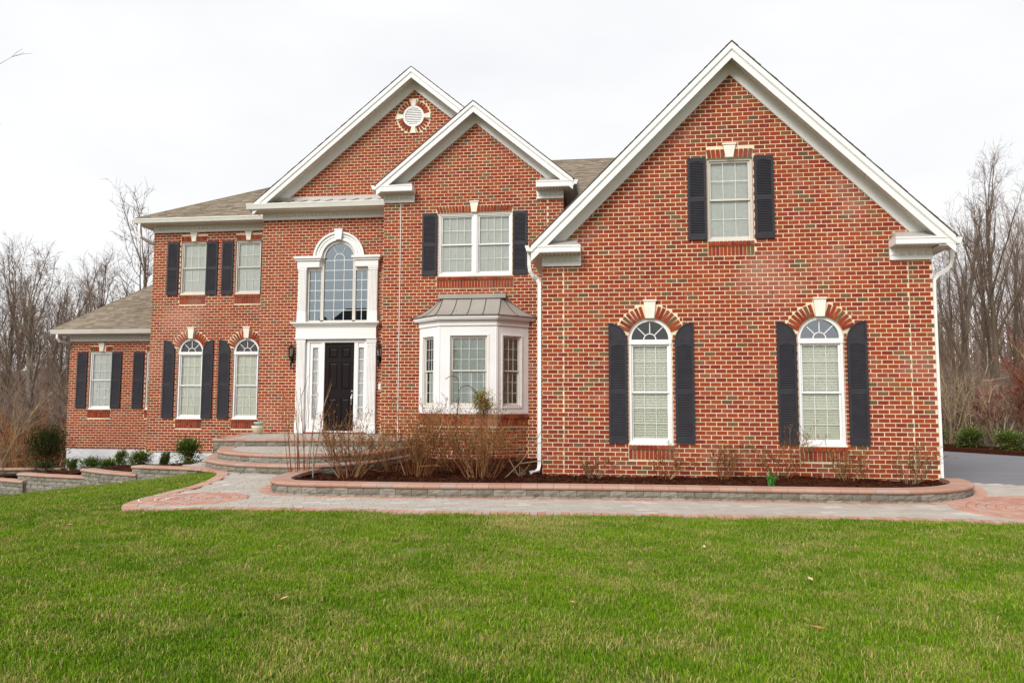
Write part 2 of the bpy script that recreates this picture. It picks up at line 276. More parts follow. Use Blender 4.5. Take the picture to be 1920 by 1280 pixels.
# ================================================================ brick walls
ALLB = []      # full bricks that may become single objects
def brick_wall(name, M, outline, holes, xs, zlo, zhi, back=0.22, single=False, jambs=True, joints=(), depth_hole=True):
    """outline convex ccw (x,z). holes: ('r',x0,x1,z0,z1) or ('a',cx,zs,rin,rout,x0,x1,z0) or ('c',cx,cz,rout,rin)"""
    wb = MB()
    # mortar backing cut into cells round the openings
    xs_ = sorted({p[0] for p in outline}); zs_ = sorted({p[1] for p in outline})
    rects = []
    for h in holes:
        if h[0] == 'r': rects.append(h[1:5])
        elif h[0] == 'a': rects.append((h[1] - h[3], h[1] + h[3], h[7], h[2] + h[3]))
        elif h[0] == 'v': rects.append(h[1:5])
        elif h[0] == 'c' and h[4] > 0: rects.append((h[1] - h[4], h[1] + h[4], h[2] - h[4], h[2] + h[4]))
    xb = sorted(set([min(xs_), max(xs_)] + [r[0] for r in rects] + [r[1] for r in rects]))
    zb = sorted(set([min(zs_), max(zs_)] + [r[2] for r in rects] + [r[3] for r in rects]))
    for i in range(len(xb) - 1):
        for j in range(len(zb) - 1):
            a, b, c, d = xb[i], xb[i + 1], zb[j], zb[j + 1]
            if b - a < 1e-4 or d - c < 1e-4: continue
            mxx, mzz = (a + b) / 2, (c + d) / 2
            if any(r[0] < mxx < r[1] and r[2] < mzz < r[3] for r in rects): continue
            pl = clip([(a, c), (b, c), (b, d), (a, d)], outline)
            if pl: wb.prism(pl, 0.0, back)
    for h in holes:                                      # spandrels between round heads and their square
        if h[0] == 'a':
            cx, zs, r = h[1], h[2], h[3]; n = 10
            for sgn in (-1, 1):
                for k in range(n):
                    t0, t1 = PI / 2 * k / n, PI / 2 * (k + 1) / n
                    p0 = (cx + sgn * r * math.cos(t0), zs + r * math.sin(t0)); p1 = (cx + sgn * r * math.cos(t1), zs + r * math.sin(t1))
                    wb.prism([p0, (p0[0], zs + r), (p1[0], zs + r), p1] if sgn > 0 else [p1, (p1[0], zs + r), (p0[0], zs + r), p0], 0.0, back)
    wall = wb.build(name, MORTAR, house, M)
    b = MB(); J = 0.0145; k = 0
    for k in range(int((zlo - Z0) / CO) - 2, int((zhi - Z0) / CO) + 2):
        za = Z0 + k * CO + J / 2; zb_ = za + CO - J
        if zb_ < zlo - .02 or za > zhi: continue
        off = (k % 2) * P_ / 2; zc = (za + zb_) / 2
        x = xs + off; xmin = min(xs_); xmax = max(xs_)
        n0 = int((xmin - x) / P_) - 2; n1 = int((xmax - x) / P_) + 2
        for i in range(n0, n1):
            a = x + i * P_ + J / 2; c = a + P_ - J
            # control joint: brick cut at joint
            ivs = [(max(a, xmin), min(c, xmax))]
            for jx in joints:
                if (k + 1) % 7:
                    nv = []
                    for (p, q) in ivs:
                        if p < jx - .007 < q or p < jx + .007 < q:
                            nv += [(p, jx - .007), (jx + .007, q)]
                        else: nv.append((p, q))
                    ivs = nv
            for h in holes:
                if h[0] == 'r' or h[0] == 'v':
                    if not (h[3] - .3 * CO < zc < h[4] + .3 * CO): continue
                    ha, hb = h[1] - .006, h[2] + .006
                elif h[0] == 'a':
                    dz = zc - h[2]
                    if dz < 0:
                        if zc < h[7]: continue
                        ha, hb = h[1] - h[3] - .006, h[1] + h[3] + .006
                    else:
                        lim = h[4] if dz > h[3] * 0.32 else h[3]
                        if dz > lim: continue
                        q = math.sqrt(lim * lim - dz * dz) + .010; ha, hb = h[1] - q, h[1] + q
                else:
                    dz = abs(zc - h[2])
                    if dz > h[3]: continue
                    q = math.sqrt(h[3] ** 2 - dz * dz) + .008; ha, hb = h[1] - q, h[1] + q
                nv = []
                for (p, q) in ivs:
                    if hb <= p or ha >= q: nv.append((p, q)); continue
                    if ha > p: nv.append((p, ha))
                    if hb < q: nv.append((hb, q))
                ivs = nv
            for (p, q) in ivs:
                if q - p < 0.03: continue
                full = abs((q - p) - (P_ - J)) < 1e-4
                t = random.random(); fy = -0.0045 + random.uniform(-.0015, .0015)
                jz = random.uniform(-.0012, .0012); jx = random.uniform(-.0015, .0015)
                if q - p < 0.11 and random.random() < .4: t = .90 + .1 * random.random()
                pl = clip([(p + jx, za + jz), (q + jx, za + jz), (q + jx, zb_ + jz), (p + jx, zb_ + jz)], outline)
                if not pl: continue
                if len(pl) == 4 and full and single and zc > zlo + .05:
                    ALLB.append((M, wall, (p + q) / 2 + jx, zc + jz, fy, t)); continue
                b.ct = t; n = len(pl); v = b.verts([(u, fy, z) for u, z in pl] + [(u, 0.001, z) for u, z in pl])
                b.face([v + e for e in range(n)])
                for e in range(n): g = (e + 1) % n; b.face([v + e, v + n + e, v + n + g, v + g])
        # jamb bricks
        if jambs:
            for h in holes:
                if h[0] not in 'ra' or (h[0] == 'r' and len(h) > 5): continue
                if h[0] == 'r': xa, xc, z_0, z_1 = h[1:5]
                else: xa, xc, z_0, z_1 = h[1] - h[3], h[1] + h[3], h[7], h[2]
                if zc < z_0 + .02 or zc > z_1 - .02: continue
                for (xx, s_) in ((xa, 1), (xc, -1)):
                    b.ct = random.random()
                    x0_, x1_ = (xx, xx + .004) if s_ > 0 else (xx - .004, xx)
                    b.box(x0_, x1_, .004, .05, za, zb_)
    b.build('bricks', BRICK, wall, M, 'stuff')
    return wall

def sill(M, x0, x1, z, rows=(0.088, 0.175)):
    """projecting rowlock course over a soldier course"""
    base = MB().box(x0, x1, -.004, .03, z - rows[0] - rows[1], z); s = base.build('brick_sill', MORTAR, house, M)
    pc = Pieces(); n = max(3, round((x1 - x0) / .073)); wd = (x1 - x0) / n
    for i in range(n):
        x = x0 + (i + .5) * wd
        pc.add(M @ T(x, -.012, z - rows[0] / 2), (wd - .012, .055, rows[0] - .012))
        pc.add(M @ T(x, 0.0, z - rows[0] - rows[1] / 2), (wd - .012, .03, rows[1] - .014))
    pc.make(s, 'sill_brick', 'brick_clay')
def keystone(M, cx, zt, zb_, wt, wb_, y=-.05, parent=None):
    b = MB(); b.prism([(cx - wb_ / 2, zb_), (cx + wb_ / 2, zb_), (cx + wt / 2, zt), (cx - wt / 2, zt)], y, .02)
    b.prism([(cx - wt / 2 - .015, zt), (cx + wt / 2 + .015, zt), (cx + wt / 2 + .015, zt + .03), (cx - wt / 2 - .015, zt + .03)], y - .015, .02)
    b.build('keystone', VINYLW, parent or house, M)
VINYLW = mat('keystone_paint', (0.80, 0.76, 0.66), 0.7, var=(0.72, 0.68, 0.58), vscale=7)
def flat_arch(M, x0, x1, zb_, h, kx, kw):
    base = MB().box(x0 - .01, x1 + .01, -.003, .03, zb_ - .004, zb_ + h + .012); s = base.build('brick_arch', MORTAR, house, M)
    pc = Pieces(); n = round((x1 - x0) / .082); wd = (x1 - x0) / n
    for i in range(n):
        x = x0 + (i + .5) * wd
        if abs(x - kx) < kw / 2 + wd * .35: continue
        tilt = max(-.35, min(.35, (x - kx) * .42))
        pc.add(M @ T(x, -.006, zb_ + h / 2) @ Matrix.Rotation(tilt, 4, 'Y'), (wd - .016, .03, h - .012))
    pc.make(s, 'arch_brick', 'brick_clay')
    keystone(M, kx, zb_ + h + .075, zb_ + .0, kw * 1.35, kw * .8, parent=s)
def round_arch(M, cx, zs, r0, r1, n=18, a0=18, kw=.15):
    b = MB(); k = 24
    for i in range(k):
        t0 = math.radians(a0 + (180 - 2 * a0) * i / k); t1 = math.radians(a0 + (180 - 2 * a0) * (i + 1) / k)
        b.prism([(cx + r0 * math.cos(t0), zs + r0 * math.sin(t0)), (cx + (r1 + .012) * math.cos(t0), zs + (r1 + .012) * math.sin(t0)),
                 (cx + (r1 + .012) * math.cos(t1), zs + (r1 + .012) * math.sin(t1)), (cx + r0 * math.cos(t1), zs + r0 * math.sin(t1))], -.004, .03)
    s = b.build('brick_arch', MORTAR, house, M); pc = Pieces(); rm = (r0 + r1) / 2
    for i in range(n):
        a = math.radians(a0 + (180 - 2 * a0) * (i + .5) / n)
        if abs(math.cos(a)) * rm < kw * .62: continue
        pc.add(M @ T(cx + rm * math.cos(a), -.008, zs + rm * math.sin(a)) @ Matrix.Rotation(PI / 2 - a, 4, 'Y'), (.058, .03, r1 - r0 - .006))
    pc.make(s, 'arch_brick', 'brick_clay')
    keystone(M, cx, zs + r1 + .075, zs + r0 - .01, kw * 1.35, kw * .95, -.05, s)

# ================================================================ windows
def frame_rect(b, x0, x1, z0, z1, wd, y0, y1, wb_=None):
    wb_ = wb_ or wd
    b.box(x0, x0 + wd, y0, y1, z0, z1); b.box(x1 - wd, x1, y0, y1, z0, z1)
    b.box(x0 + wd, x1 - wd, y0, y1, z1 - wd, z1); b.box(x0 + wd, x1 - wd, y0, y1, z0, z0 + wb_)
def sashes(win, M, x0, x1, z0, z1, cols, rows, gl, fm, split=.5, yo=.065):
    zm = z0 + (z1 - z0) * split
    for nm, a, b_, y in (('sash', zm - .015, z1, yo), ('sash', z0, zm + .018, yo + .028)):
        s = MB(); wd = .034
        frame_rect(s, x0, x1, a, b_, wd, y, y + .026, .045 if a == z0 else .034); so = s.build(nm, fm, win, M)
        g = MB().box(x0 + wd, x1 - wd, y + .014, y + .017, a + wd, b_ - wd); g.build('pane', gl, win, M)
        mu = MB(); xi0, xi1, zi0, zi1 = x0 + wd, x1 - wd, a + wd, b_ - wd
        for i in range(1, cols): x = xi0 + (xi1 - xi0) * i / cols; mu.box(x - .0045, x + .0045, y + .006, y + .0125, zi0, zi1)
        for i in range(1, rows): z = zi0 + (zi1 - zi0) * i / rows; mu.box(xi0, xi1, y + .0055, y + .0128, z - .0045, z + .0045)
        mu.build('grille', MUNT, win, M)
def lining(win, M, x0, x1, z0, z1, d=.34, y=.10, fmj=None):
    b = MB(); e = .012
    b.box(x0 - e, x0, y, d, z0, z1); b.box(x1, x1 + e, y, d, z0, z1); b.box(x0 - e, x1 + e, y, d, z1, z1 + e); b.box(x0 - e, x1 + e, y, d, z0 - e, z0)
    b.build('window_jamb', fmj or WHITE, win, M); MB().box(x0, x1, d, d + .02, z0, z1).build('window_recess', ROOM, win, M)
def blinds(win, M, x0, x1, z0, z1, pitch, m, y=.17, tilt=1.22):
    b = MB(); z = z1 - pitch / 2
    hw = pitch * .545
    while z > z0 + .01:
        dy, dz = math.cos(tilt) * hw, math.sin(tilt) * hw; j = random.uniform(-.0004, .0004)
        n = b.verts([(x0, y - dy, z - dz + j), (x1, y - dy, z - dz - j), (x1, y + dy, z + dz - j), (x0, y + dy, z + dz + j),
                     (x0, y - dy, z - dz + j + .003), (x1, y - dy, z - dz - j + .003), (x1, y + dy, z + dz - j + .003), (x0, y + dy, z + dz + j + .003)])
        for f in ((0, 3, 2, 1), (4, 5, 6, 7), (0, 1, 5, 4), (2, 3, 7, 6)): b.face([n + i for i in f])
        z -= pitch
    for fx in (.22, .78): xx = x0 + (x1 - x0) * fx; b.box(xx - .0015, xx + .0015, y - hw - .004, y - hw - .001, z0, z1)
    b.build('blind', m, win, M, 'stuff')
def shade(win, M, x0, x1, z0, z1, m, y=.16, folds=1.0):
    b = MB(); n = int((x1 - x0) / .03)
    V = []
    for i in range(n + 1):
        x = x0 + (x1 - x0) * i / n; d = .012 * folds * math.sin(i * 1.9) + .006 * math.sin(i * .7)
        V += [(x, y + d, z0), (x, y + d, z1)]
    v = b.verts(V)
    for i in range(n): b.face([v + 2 * i, v + 2 * i + 2, v + 2 * i + 3, v + 2 * i + 1])
    b.build('shade', m, win, M)
def dh_window(M, x0, x1, z0, z1, cols, rows, fm=None, blind='slat', gl=None, pitch=.026, bm=None, name='window', cas=.045, yc=.035, split=.5, win=None, parent=None):
    fm = fm or FRAME; b = MB(); frame_rect(b, x0, x1, z0, z1, cas, yc, yc + .09, cas + .012); b.box(x0 + .002, x1 - .002, yc - .02, yc - .002, z0, z0 + .035)
    win = b.build(name, fm, parent or house, M)
    a, c, d, e = x0 + cas, x1 - cas, z0 + cas + .012, z1 - cas
    sashes(win, M, a, c, d, e, cols, rows, gl or GLASS, fm, split, yc + .03)
    lining(win, M, a, c, d, e, .2, yc + .09)
    if blind == 'slat': blinds(win, M, a + .01, c - .01, d, e, pitch, bm or SHEER, yc + .095)
    elif blind: shade(win, M, a, c, d, e, bm or SHEER, yc + .078, .25)
    return win
def arch_window(M, cx, r, zs, z0, fm, cols=3, rows=3, bm=None, lg=None, pitch=.05):
    x0, x1 = cx - r, cx + r; b = MB(); yc = .03; cas = .055
    b.box(x0, x0 + cas, yc, yc + .1, z0, zs); b.box(x1 - cas, x1, yc, yc + .1, z0, zs)
    b.box(x0 + cas, x1 - cas, yc, yc + .1, z0, z0 + .075); b.box(x0 + .002, x1 - .002, yc - .025, yc - .002, z0, z0 + .04)
    b.box(x0, x1, yc - .012, yc + .1, zs - .09, zs)          # transom bar
    n = 22; ri = r - .06
    for i in range(n):
        t0, t1 = PI * i / n, PI * (i + 1) / n
        b.prism([(cx + ri * math.cos(t0), zs + ri * math.sin(t0)), (cx + r * math.cos(t0), zs + r * math.sin(t0)), (cx + r * math.cos(t1), zs + r * math.sin(t1)), (cx + ri * math.cos(t1), zs + ri * math.sin(t1))], yc, yc + .1)
    win = b.build('arched_window', fm, house, M)
    # lunette glass and fan grille
    g = MB(); arc = [(cx + ri * math.cos(PI * i / n), zs + ri * math.sin(PI * i / n)) for i in range(n + 1)]
    g.prism(arc, yc + .05, yc + .053); g.build('lunette_pane', lg or GLASSD, win, M)
    f = MB(); rs = ri * .33; wq = .009
    for i in range(12):
        t0, t1 = PI * i / 12, PI * (i + 1) / 12
        f.prism([(cx + (rs - wq) * math.cos(t0), zs + (rs - wq) * math.sin(t0)), (cx + (rs + wq) * math.cos(t0), zs + (rs + wq) * math.sin(t0)), (cx + (rs + wq) * math.cos(t1), zs + (rs + wq) * math.sin(t1)), (cx + (rs - wq) * math.cos(t1), zs + (rs - wq) * math.sin(t1))], yc + .036, yc + .046)
    for a in (45, 90, 135):
        t = math.radians(a); f.box(rs + .005, ri, -wq, wq, -.005, .005, T(cx, yc + .041, zs) @ Matrix(((math.cos(t), -math.sin(t), 0, 0), (0, 0, 1, 0), (math.sin(t), math.cos(t), 0, 0), (0, 0, 0, 1))))
    f.build('fan_grille', MUNT, win, M)
    lr = MB(); 
    for i in range(n):
        t0, t1 = PI * i / n, PI * (i + 1) / n
        lr.prism([(cx + ri * math.cos(t0), zs + ri * math.sin(t0)), (cx + r * math.cos(t0), zs + r * math.sin(t0)), (cx + r * math.cos(t1), zs + r * math.sin(t1)), (cx + ri * math.cos(t1), zs + ri * math.sin(t1))], yc + .1, .5)
    lr.prism([(cx + r * math.cos(PI * i / n), zs + r * math.sin(PI * i / n)) for i in range(n + 1)], .5, .52)
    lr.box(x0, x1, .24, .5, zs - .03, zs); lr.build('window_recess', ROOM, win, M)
    a, c, d, e = x0 + cas, x1 - cas, z0 + .075, zs - .09
    sashes(win, M, a, c, d, e, cols, rows, GLASS, fm, .5, yc + .03)
    lining(win, M, a, c, d, e, .2, yc + .1); blinds(win, M, a + .008, c - .008, d, e, pitch, bm or BLIND, yc + .105)
    return win
def shutter(M, x0, x1, z0, z1, top='flat', n1=None):
    b = MB(); y0, y1 = -.042, -.008; st = .045; w_ = x1 - x0
    lo = z0 + .11
    if top == 'flat':
        hi = z1 - .075; mid = z0 + (z1 - z0) * .49
        b.box(x0, x0 + st, y0, y1, z0, z1); b.box(x1 - st, x1, y0, y1, z0, z1)
        b.box(x0 + st, x1 - st, y0 + .003, y1, z0, lo); b.box(x0 + st, x1 - st, y0 + .003, y1, mid - .045, mid + .045)
        # top rail with a low arched underside
        k = 8; pl = [(x0 + st, z1)] + [(x0 + st + (w_ - 2 * st) * i / k, hi - .03 + .03 * math.sin(PI * i / k)) for i in range(k + 1)] + [(x1 - st, z1)]
        b.prism(pl[::-1], y0 + .003, y1); segs = ((lo, mid - .045), (mid + .045, hi))
    else:
        h = .345 + .0; zt = z1 - h; mid = z0 + (zt - z0) * .5; hi = zt - .07
        b.box(x0, x0 + st, y0, y1, z0, zt); b.box(x1 - st, x1, y0, y1, z0, zt)
        b.box(x0 + st, x1 - st, y0 + .003, y1, z0, lo); b.box(x0 + st, x1 - st, y0 + .003, y1, mid - .045, mid + .045)
        k = 8; pl = [(x0 + st, zt)] + [(x0 + st + (w_ - 2 * st) * i / k, hi - .03 + .03 * math.sin(PI * i / k)) for i in range(k + 1)] + [(x1 - st, zt)]
        b.prism(pl[::-1], y0 + .003, y1)
        # quarter round head: high on the side away from the window
        def head(ins, ya, yb):
            a0, a1 = x0 + ins, x1 - ins; zb_ = zt + (ins if ins else 0); ht = h - ins * (2 if ins else 0); pts = []
            kk = 12; lip = .03 if not ins else 0
            for i in range(kk + 1):
                t = PI / 2 * i / kk; pts.append(((a0 + lip) + (a1 - a0 - lip) * math.sin(t) if top == 'R' else (a1 - lip) - (a1 - a0 - lip) * math.sin(t), zb_ + ht * math.cos(t)))
            if top == 'R': poly = [(a0, zb_), ] + [(a0, zb_ + ht)] + pts + [(a1, zb_)]; poly = poly[::-1]
            else: poly = [(a1, zb_), (a1, zb_ + ht)] + pts + [(a0, zb_)]
            b.prism(poly, ya, yb)
        head(0, y0 + .010, y1); 
        # raised border following the quarter round
        kk = 12; lip = .03; prev = None
        for i in range(kk):
            q = []
            for j in (i, i + 1):
                t = PI / 2 * j / kk
                for ins in (0, .028):
                    if top == 'R': q.append((x0 + lip + (w_ - lip - ins) * math.sin(t), zt + (h - ins) * math.cos(t)))
                    else: q.append((x1 - lip - (w_ - lip - ins) * math.sin(t), zt + (h - ins) * math.cos(t)))
            b.prism([q[0], q[1], q[3], q[2]], y0, y0 + .010)
        if top == 'R': b.box(x0, x0 + .035, y0, y0 + .010, zt, z1)
        else: b.box(x1 - .035, x1, y0, y0 + .010, zt, z1)
        b.box(x0 + .03, x1 - .03, y0, y0 + .010, zt, zt + .03)
        segs = ((lo, mid - .045), (mid + .045, hi))
    b.box(x0 + .01, x1 - .01, y1 - .012, y1, z0 + .02, (z1 if top == 'flat' else z1 - .345) - .02)
    s = b.build('shutter', SHUT, house, M); l = MB()
    for a, c in segs:
        n = int((c - a) / .031)
        for i in range(n):
            z = a + (i + .5) * (c - a) / n
            v = l.verts([(x0 + st, y0 + .004, z - .016), (x1 - st, y0 + .004, z - .016), (x1 - st, y1 - .012, z + .008), (x0 + st, y1 - .012, z + .008),
                         (x0 + st, y0 + .004, z - .009), (x1 - st, y0 + .004, z - .009), (x1 - st, y1 - .012, z + .015), (x0 + st, y1 - .012, z + .015)])
            for f in ((4, 5, 6, 7), (0, 1, 5, 4), (0, 3, 2, 1)): l.face([v + q for q in f])
    l.build('louvers', SHUT, s, M, 'stuff')

# ================================================================ right garage wing (nearest gable)
MG = T(0, YG, 0); GX0, GX1 = -1.325, 5.74; GA = 2.26
gz = 6.36                                              # gable slope 45 deg, wall reaches under frieze
outG = [(GX0, -1.6), (GX1, -1.6), (GX1, 6.45 - (GX1 - GA)), (GA, 6.45), (GX0, 6.45 - (GA - GX0))]
W1, W2 = (0.705, 0.405), (3.775, 0.405)
hG = [('a', W1[0], 1.19, W1[1], .66, 0, 0, -.775), ('a', W2[0], 1.19, W2[1], .66, 0, 0, -.775),
      ('r', 1.80, 2.645, 3.03, 4.625), ('v', 1.80, 2.645, 4.63, 4.80),
      ('v', .29, 1.12, -1.045, -.775), ('v', 3.36, 4.19, -1.045, -.775), ('v', 1.80, 2.645, 2.755, 3.03)]
# holes marked 'v' only keep the courses out; they are filled by sills and arches
wallG = brick_wall('wall', MG, outG, hG, GX0, -1.58, 6.5, single=True, joints=(-.916, 5.335))
for q in ((.29, 1.12, -1.045, -.775), (3.36, 4.19, -1.045, -.775), (1.8, 2.645, 2.755, 3.03), (1.8, 2.645, 4.63, 4.80)): MB().box(q[0], q[1], .031, .22, q[2], q[3]).build('sill_backing', MORTAR, wallG, MG)
ALLB.sort(key=lambda q: (q[0].translation.x + q[2]) ** 2 + (q[0].translation.y) ** 2 + q[3] ** 2)
for (M, wl, x, z, fy, t) in ALLB[:300]:
    link('brick', cube('brick_clay', min(NT - 1, int(t * NT))), wl, M @ T(x, (fy + .001) / 2, z) @ Matrix.Diagonal((P_ - .0145, .001 - fy, CO - .0145, 1)))
bb = MB()
for (M, wl, x, z, fy, t) in ALLB[300:]:
    bb.ct = t; bb.box(x - (P_ - .0145) / 2, x + (P_ - .0145) / 2, fy, .001, z - (CO - .0145) / 2, z + (CO - .0145) / 2)
bb.build('far_bricks', BRICK, wallG, MG, 'stuff')
for (cx, r), lg in ((W1, GLASSD), (W2, GLASSM)):
    arch_window(MG, cx, r, 1.19, -.775, WHITE, lg=lg); round_arch(MG, cx, 1.19, r + .005, .645, n=17, a0=20, kw=.165)
    sill(MG, cx - .415, cx + .415, -.775, (.09, .18))
dh_window(MG, 1.80, 2.645, 3.03, 4.625, 3, 2, pitch=.024)
flat_arch(MG, 1.80, 2.645, 4.63, .165, 2.22, .17); sill(MG, 1.80, 2.645, 3.03, (.095, .18))
shutter(MG, 1.44, 1.785, 3.06, 4.64); shutter(MG, 2.665, 3.015, 3.06, 4.64)
for cx in (W1[0], W2[0]): shutter(MG, cx - .775, cx - .43, -.745, 1.50, 'R'); shutter(MG, cx + .455, cx + .80, -.745, 1.50, 'L')
# weep holes
wh = MB()
for x in (-.02, 1.34, 2.95, 4.6): wh.box(x - .005, x + .005, -.0085, -.003, 2.015, 2.075)
wh.build('weep_hole', ROOM, wallG, MG)

SEALANT = mat('sealant', (0.33, 0.28, 0.23), 0.8)
def side_wall(name, p0, p1, z0, z1, tilt=None):
    """brick wall running from p0 to p1, outward on the right of that direction"""
    d = Vector((p1[0] - p0[0], p1[1] - p0[1])); a = math.atan2(d.y, d.x); Lh = d.length
    M = T(p0[0], p0[1], 0) @ RZ(a)
    return brick_wall(name, M, [(0, z0), (Lh, z0), (Lh, z1), (0, z1)], [], 0, z0, z1, back=.15)
side_wall('side_wall', (GX1, YG + .01), (GX1, 25), -1.7, 2.95)
side_wall('side_wall', (GX0, YB), (GX0, YG + .01), -1.7, 2.95)

# ================================================================ gable trim builder
def soffit_mat():
    m = mat('beaded_soffit', (0.73, 0.70, 0.62), 0.55); t = m.node_tree; return m
def gable(Y, ax, at, slope, xl, xr, ov, d1, d2, sof, fr, wl, wr, depth, xl_in=None, roofback=None):
    """ax,at: outer apex; slope; xl,xr: lower outer ends; d1,d2: first and second fascia depth (vertical); sof: soffit drop; fr: frieze bottom drop"""
    M = T(0, Y, 0); f = -ov
    def strip(b, top, bot, y0, y1, a=xl, c=xr, tr=0):
        b.prism([(a, at - top - slope * (ax - a)), (a, at - bot - slope * (ax - a)), (ax, at - bot), (ax, at - top)], y0, y1)
        b.prism([(ax, at - top), (ax, at - bot), (c, at - bot - slope * (c - ax)), (c, at - top - slope * (c - ax))], y0, y1)
    b = MB(); strip(b, .012, d1, f - .035, f + .02); strip(b, d1 - .001, d1 + .02, f - .018, f + .02); strip(b, d1 + .02, d2, f - .008, f + .02)
    b.build('rake_fascia', WHITE, house, M)
    # soffit with grooves across
    s = MB(); strip(s, sof - .03, sof, f + .02, .001); s.build('rake_soffit', VINYL, house, M)
    g = MB(); n = int((ax - xl) / .085)
    for i in range(n):
        for sg in (-1, 1):
            x = ax + sg * (i + .5) * .085
            if x < xl + .05 or x > xr - .05: continue
            z = at - sof - slope * abs(x - ax)
            dd = .0035
            g.prism([(x - dd, z + .004 - sg * -slope * 0), (x + dd, z + .004), (x + dd, z - .0035 - slope * dd), (x - dd, z - .0035 - slope * dd)], f + .03, -.03)
    g.build('soffit_bead', GUTTER, house, M, 'stuff')
    fb = MB(); strip(fb, sof, fr, -.028, .002, wl, wr); fb.build('frieze_board', WHITE, house, M)
    bl = MB(); strip(bl, fr, fr + .012, -.018, .002, wl, wr); bl.build('frieze_bead', WHITE, house, M)
    # roof slab and shingle edge
    rb = MB(); rb.cur = 0
    hh = math.hypot(1, slope)
    def slope_slab(a, c, y0, y1, t0, t1):
        rb.prism([(a, at + t0 - slope * (ax - a)), (ax, at + t0), (ax, at + t1), (a, at + t1 - slope * (ax - a))][::-1], y0, y1)
        rb.prism([(ax, at + t0), (c, at + t0 - slope * (c - ax)), (c, at + t1 - slope * (c - ax)), (ax, at + t1)][::-1], y0, y1)
    slope_slab(xl - .02, xr + .02, f - .042, depth, -.010, .010)
    ro = rb.build('roof', EDGE, house, M)
    # shingles laid in courses on both slopes
    sh = MB(); rows = int((ax - xl) * hh / .14) + 1
    for sg, xe in ((-1, xl - .04), (1, xr + .04)):
        L_ = abs(xe - ax); R_ = int(L_ * hh / .14)
        for r in range(R_ + 1):
            d0 = r * .14 / hh; d1_ = min(d0 + .17 / hh, L_)
            y = f - .055 + random.uniform(0, .02)
            x0_, x1_ = ax + sg * d0, ax + sg * d1_
            za, zb_ = at - slope * d0 + .014, at - slope * d1_ + .024
            yy = y
            while yy < min(depth, 1.2):
                wdt = random.uniform(.15, .3); sh.ct = random.random()
                n = sh.verts([(x0_, yy, za), (x0_, yy + wdt, za), (x1_, yy + wdt, zb_), (x1_, yy, zb_), (x1_, yy + wdt, zb_ - .012), (x1_, yy, zb_ - .012), (x0_, yy, za - .008)])
                if sg > 0: sh.face([n, n + 3, n + 2, n + 1]); sh.face([n + 3, n + 5, n + 4, n + 2]); sh.face([n, n + 6, n + 5, n + 3])
                else: sh.face([n, n + 1, n + 2, n + 3]); sh.face([n + 3, n + 2, n + 4, n + 5]); sh.face([n, n + 3, n + 5, n + 6])
                yy += wdt
    sh.build('shingles', SHING, ro, M, 'stuff')
def dentils(M, x0, x1, z0, z1, parent=None, y=-.05):
    """frieze block with dentil band"""
    b = MB(); h = z1 - z0
    b.box(x0, x1, y, .002, z0, z0 + h * .36); b.box(x0, x1, y + .012, .002, z0 + h * .36 + .0, z1)
    b.box(x0, x1, y - .008, y + .002, z0 + h * .34, z0 + h * .38)
    o = b.build('cornice_frieze', WHITE, house, M); d = MB(); n = max(3, int((x1 - x0) / .125)); p = (x1 - x0) / n
    for i in range(n): x = x0 + (i + .5) * p; d.box(x - .033, x + .033, y - .008, y + .013, z0 + h * .44, z0 + h * .74)
    d.build('dentils', VINYL, o, M, 'stuff')
def return_box(M, x0, x1, z0, z1, ov, side, dx0, dx1, dz0):
    """boxed eave return with small metal cap; side -1 left, 1 right"""
    b = MB(); b.box(x0, x1, -ov - .012, .0, z0, z1); b.box(x0 - .006, x1 + .006, -ov - .022, -ov - .008, z1 - .03, z1)
    o = b.build('eave_return', WHITE, house, M)
    s = MB(); s.box(min(x0, dx0) + .01, x1 - .01, -ov, 0, z0 - .012, z0 - .001); s.build('return_soffit', VINYL, o, M)
    g = MB()
    n = int((x1 - x0) / .075)
    for i in range(n): x = x0 + (i + .5) * (x1 - x0) / n; g.box(x - .004, x + .004, -ov + .01, -.06, z0 - .015, z0 - .012)
    g.build('soffit_bead', SEAM, o, M, 'stuff')
    # hipped metal cap
    h = .17; m = MB()
    xi = x1 if side < 0 else x0; sg = -side
    v = m.verts([(x0, -ov - .012, z1 + .002), (x1, -ov - .012, z1 + .002), (x1 if side < 0 else x1, 0, z1 + .002), (x0, 0, z1 + .002),
                 (x0, -.0, z1 + h), (x1 - .14 if side < 0 else x1, -.0, z1 + h), (x0 + .14 if side > 0 else x0, 0, z1 + h)])
    a, c = v, v + 1
    if side < 0:
        m.face([v, v + 1, v + 5, v + 4]); m.face([v + 1, v + 2, v + 5])
    else:
        m.face([v, v + 1, v + 5, v + 6]); m.face([v, v + 6, v + 3])
    m.box((x1 - .12) if side < 0 else (x0 + .06), (x1 - .06) if side < 0 else (x0 + .12), -.02, .0, z1 + h - .04, z1 + h)
    m.build('return_cap', METALW, o, M)
    dentils(M, dx0, dx1, dz0, z0 - .013)
def gutter_y(x, y0, y1, z, side, w_=.12, h=.11):
    """gutter running in depth at the low edge of a gable roof"""
    b = MB(); a, c = (x - w_, x) if side < 0 else (x, x + w_)
    if side < 0: pr = [(c, z), (a, z), (a + .01, z - h * .35), (a + .035, z - h), (c, z - h)]
    else: pr = [(a, z), (a, z - h), (c - .035, z - h), (c - .01, z - h * .35), (c, z)]
    b.prism(pr, y0, y1); return b.build('gutter', GUTTER, house)
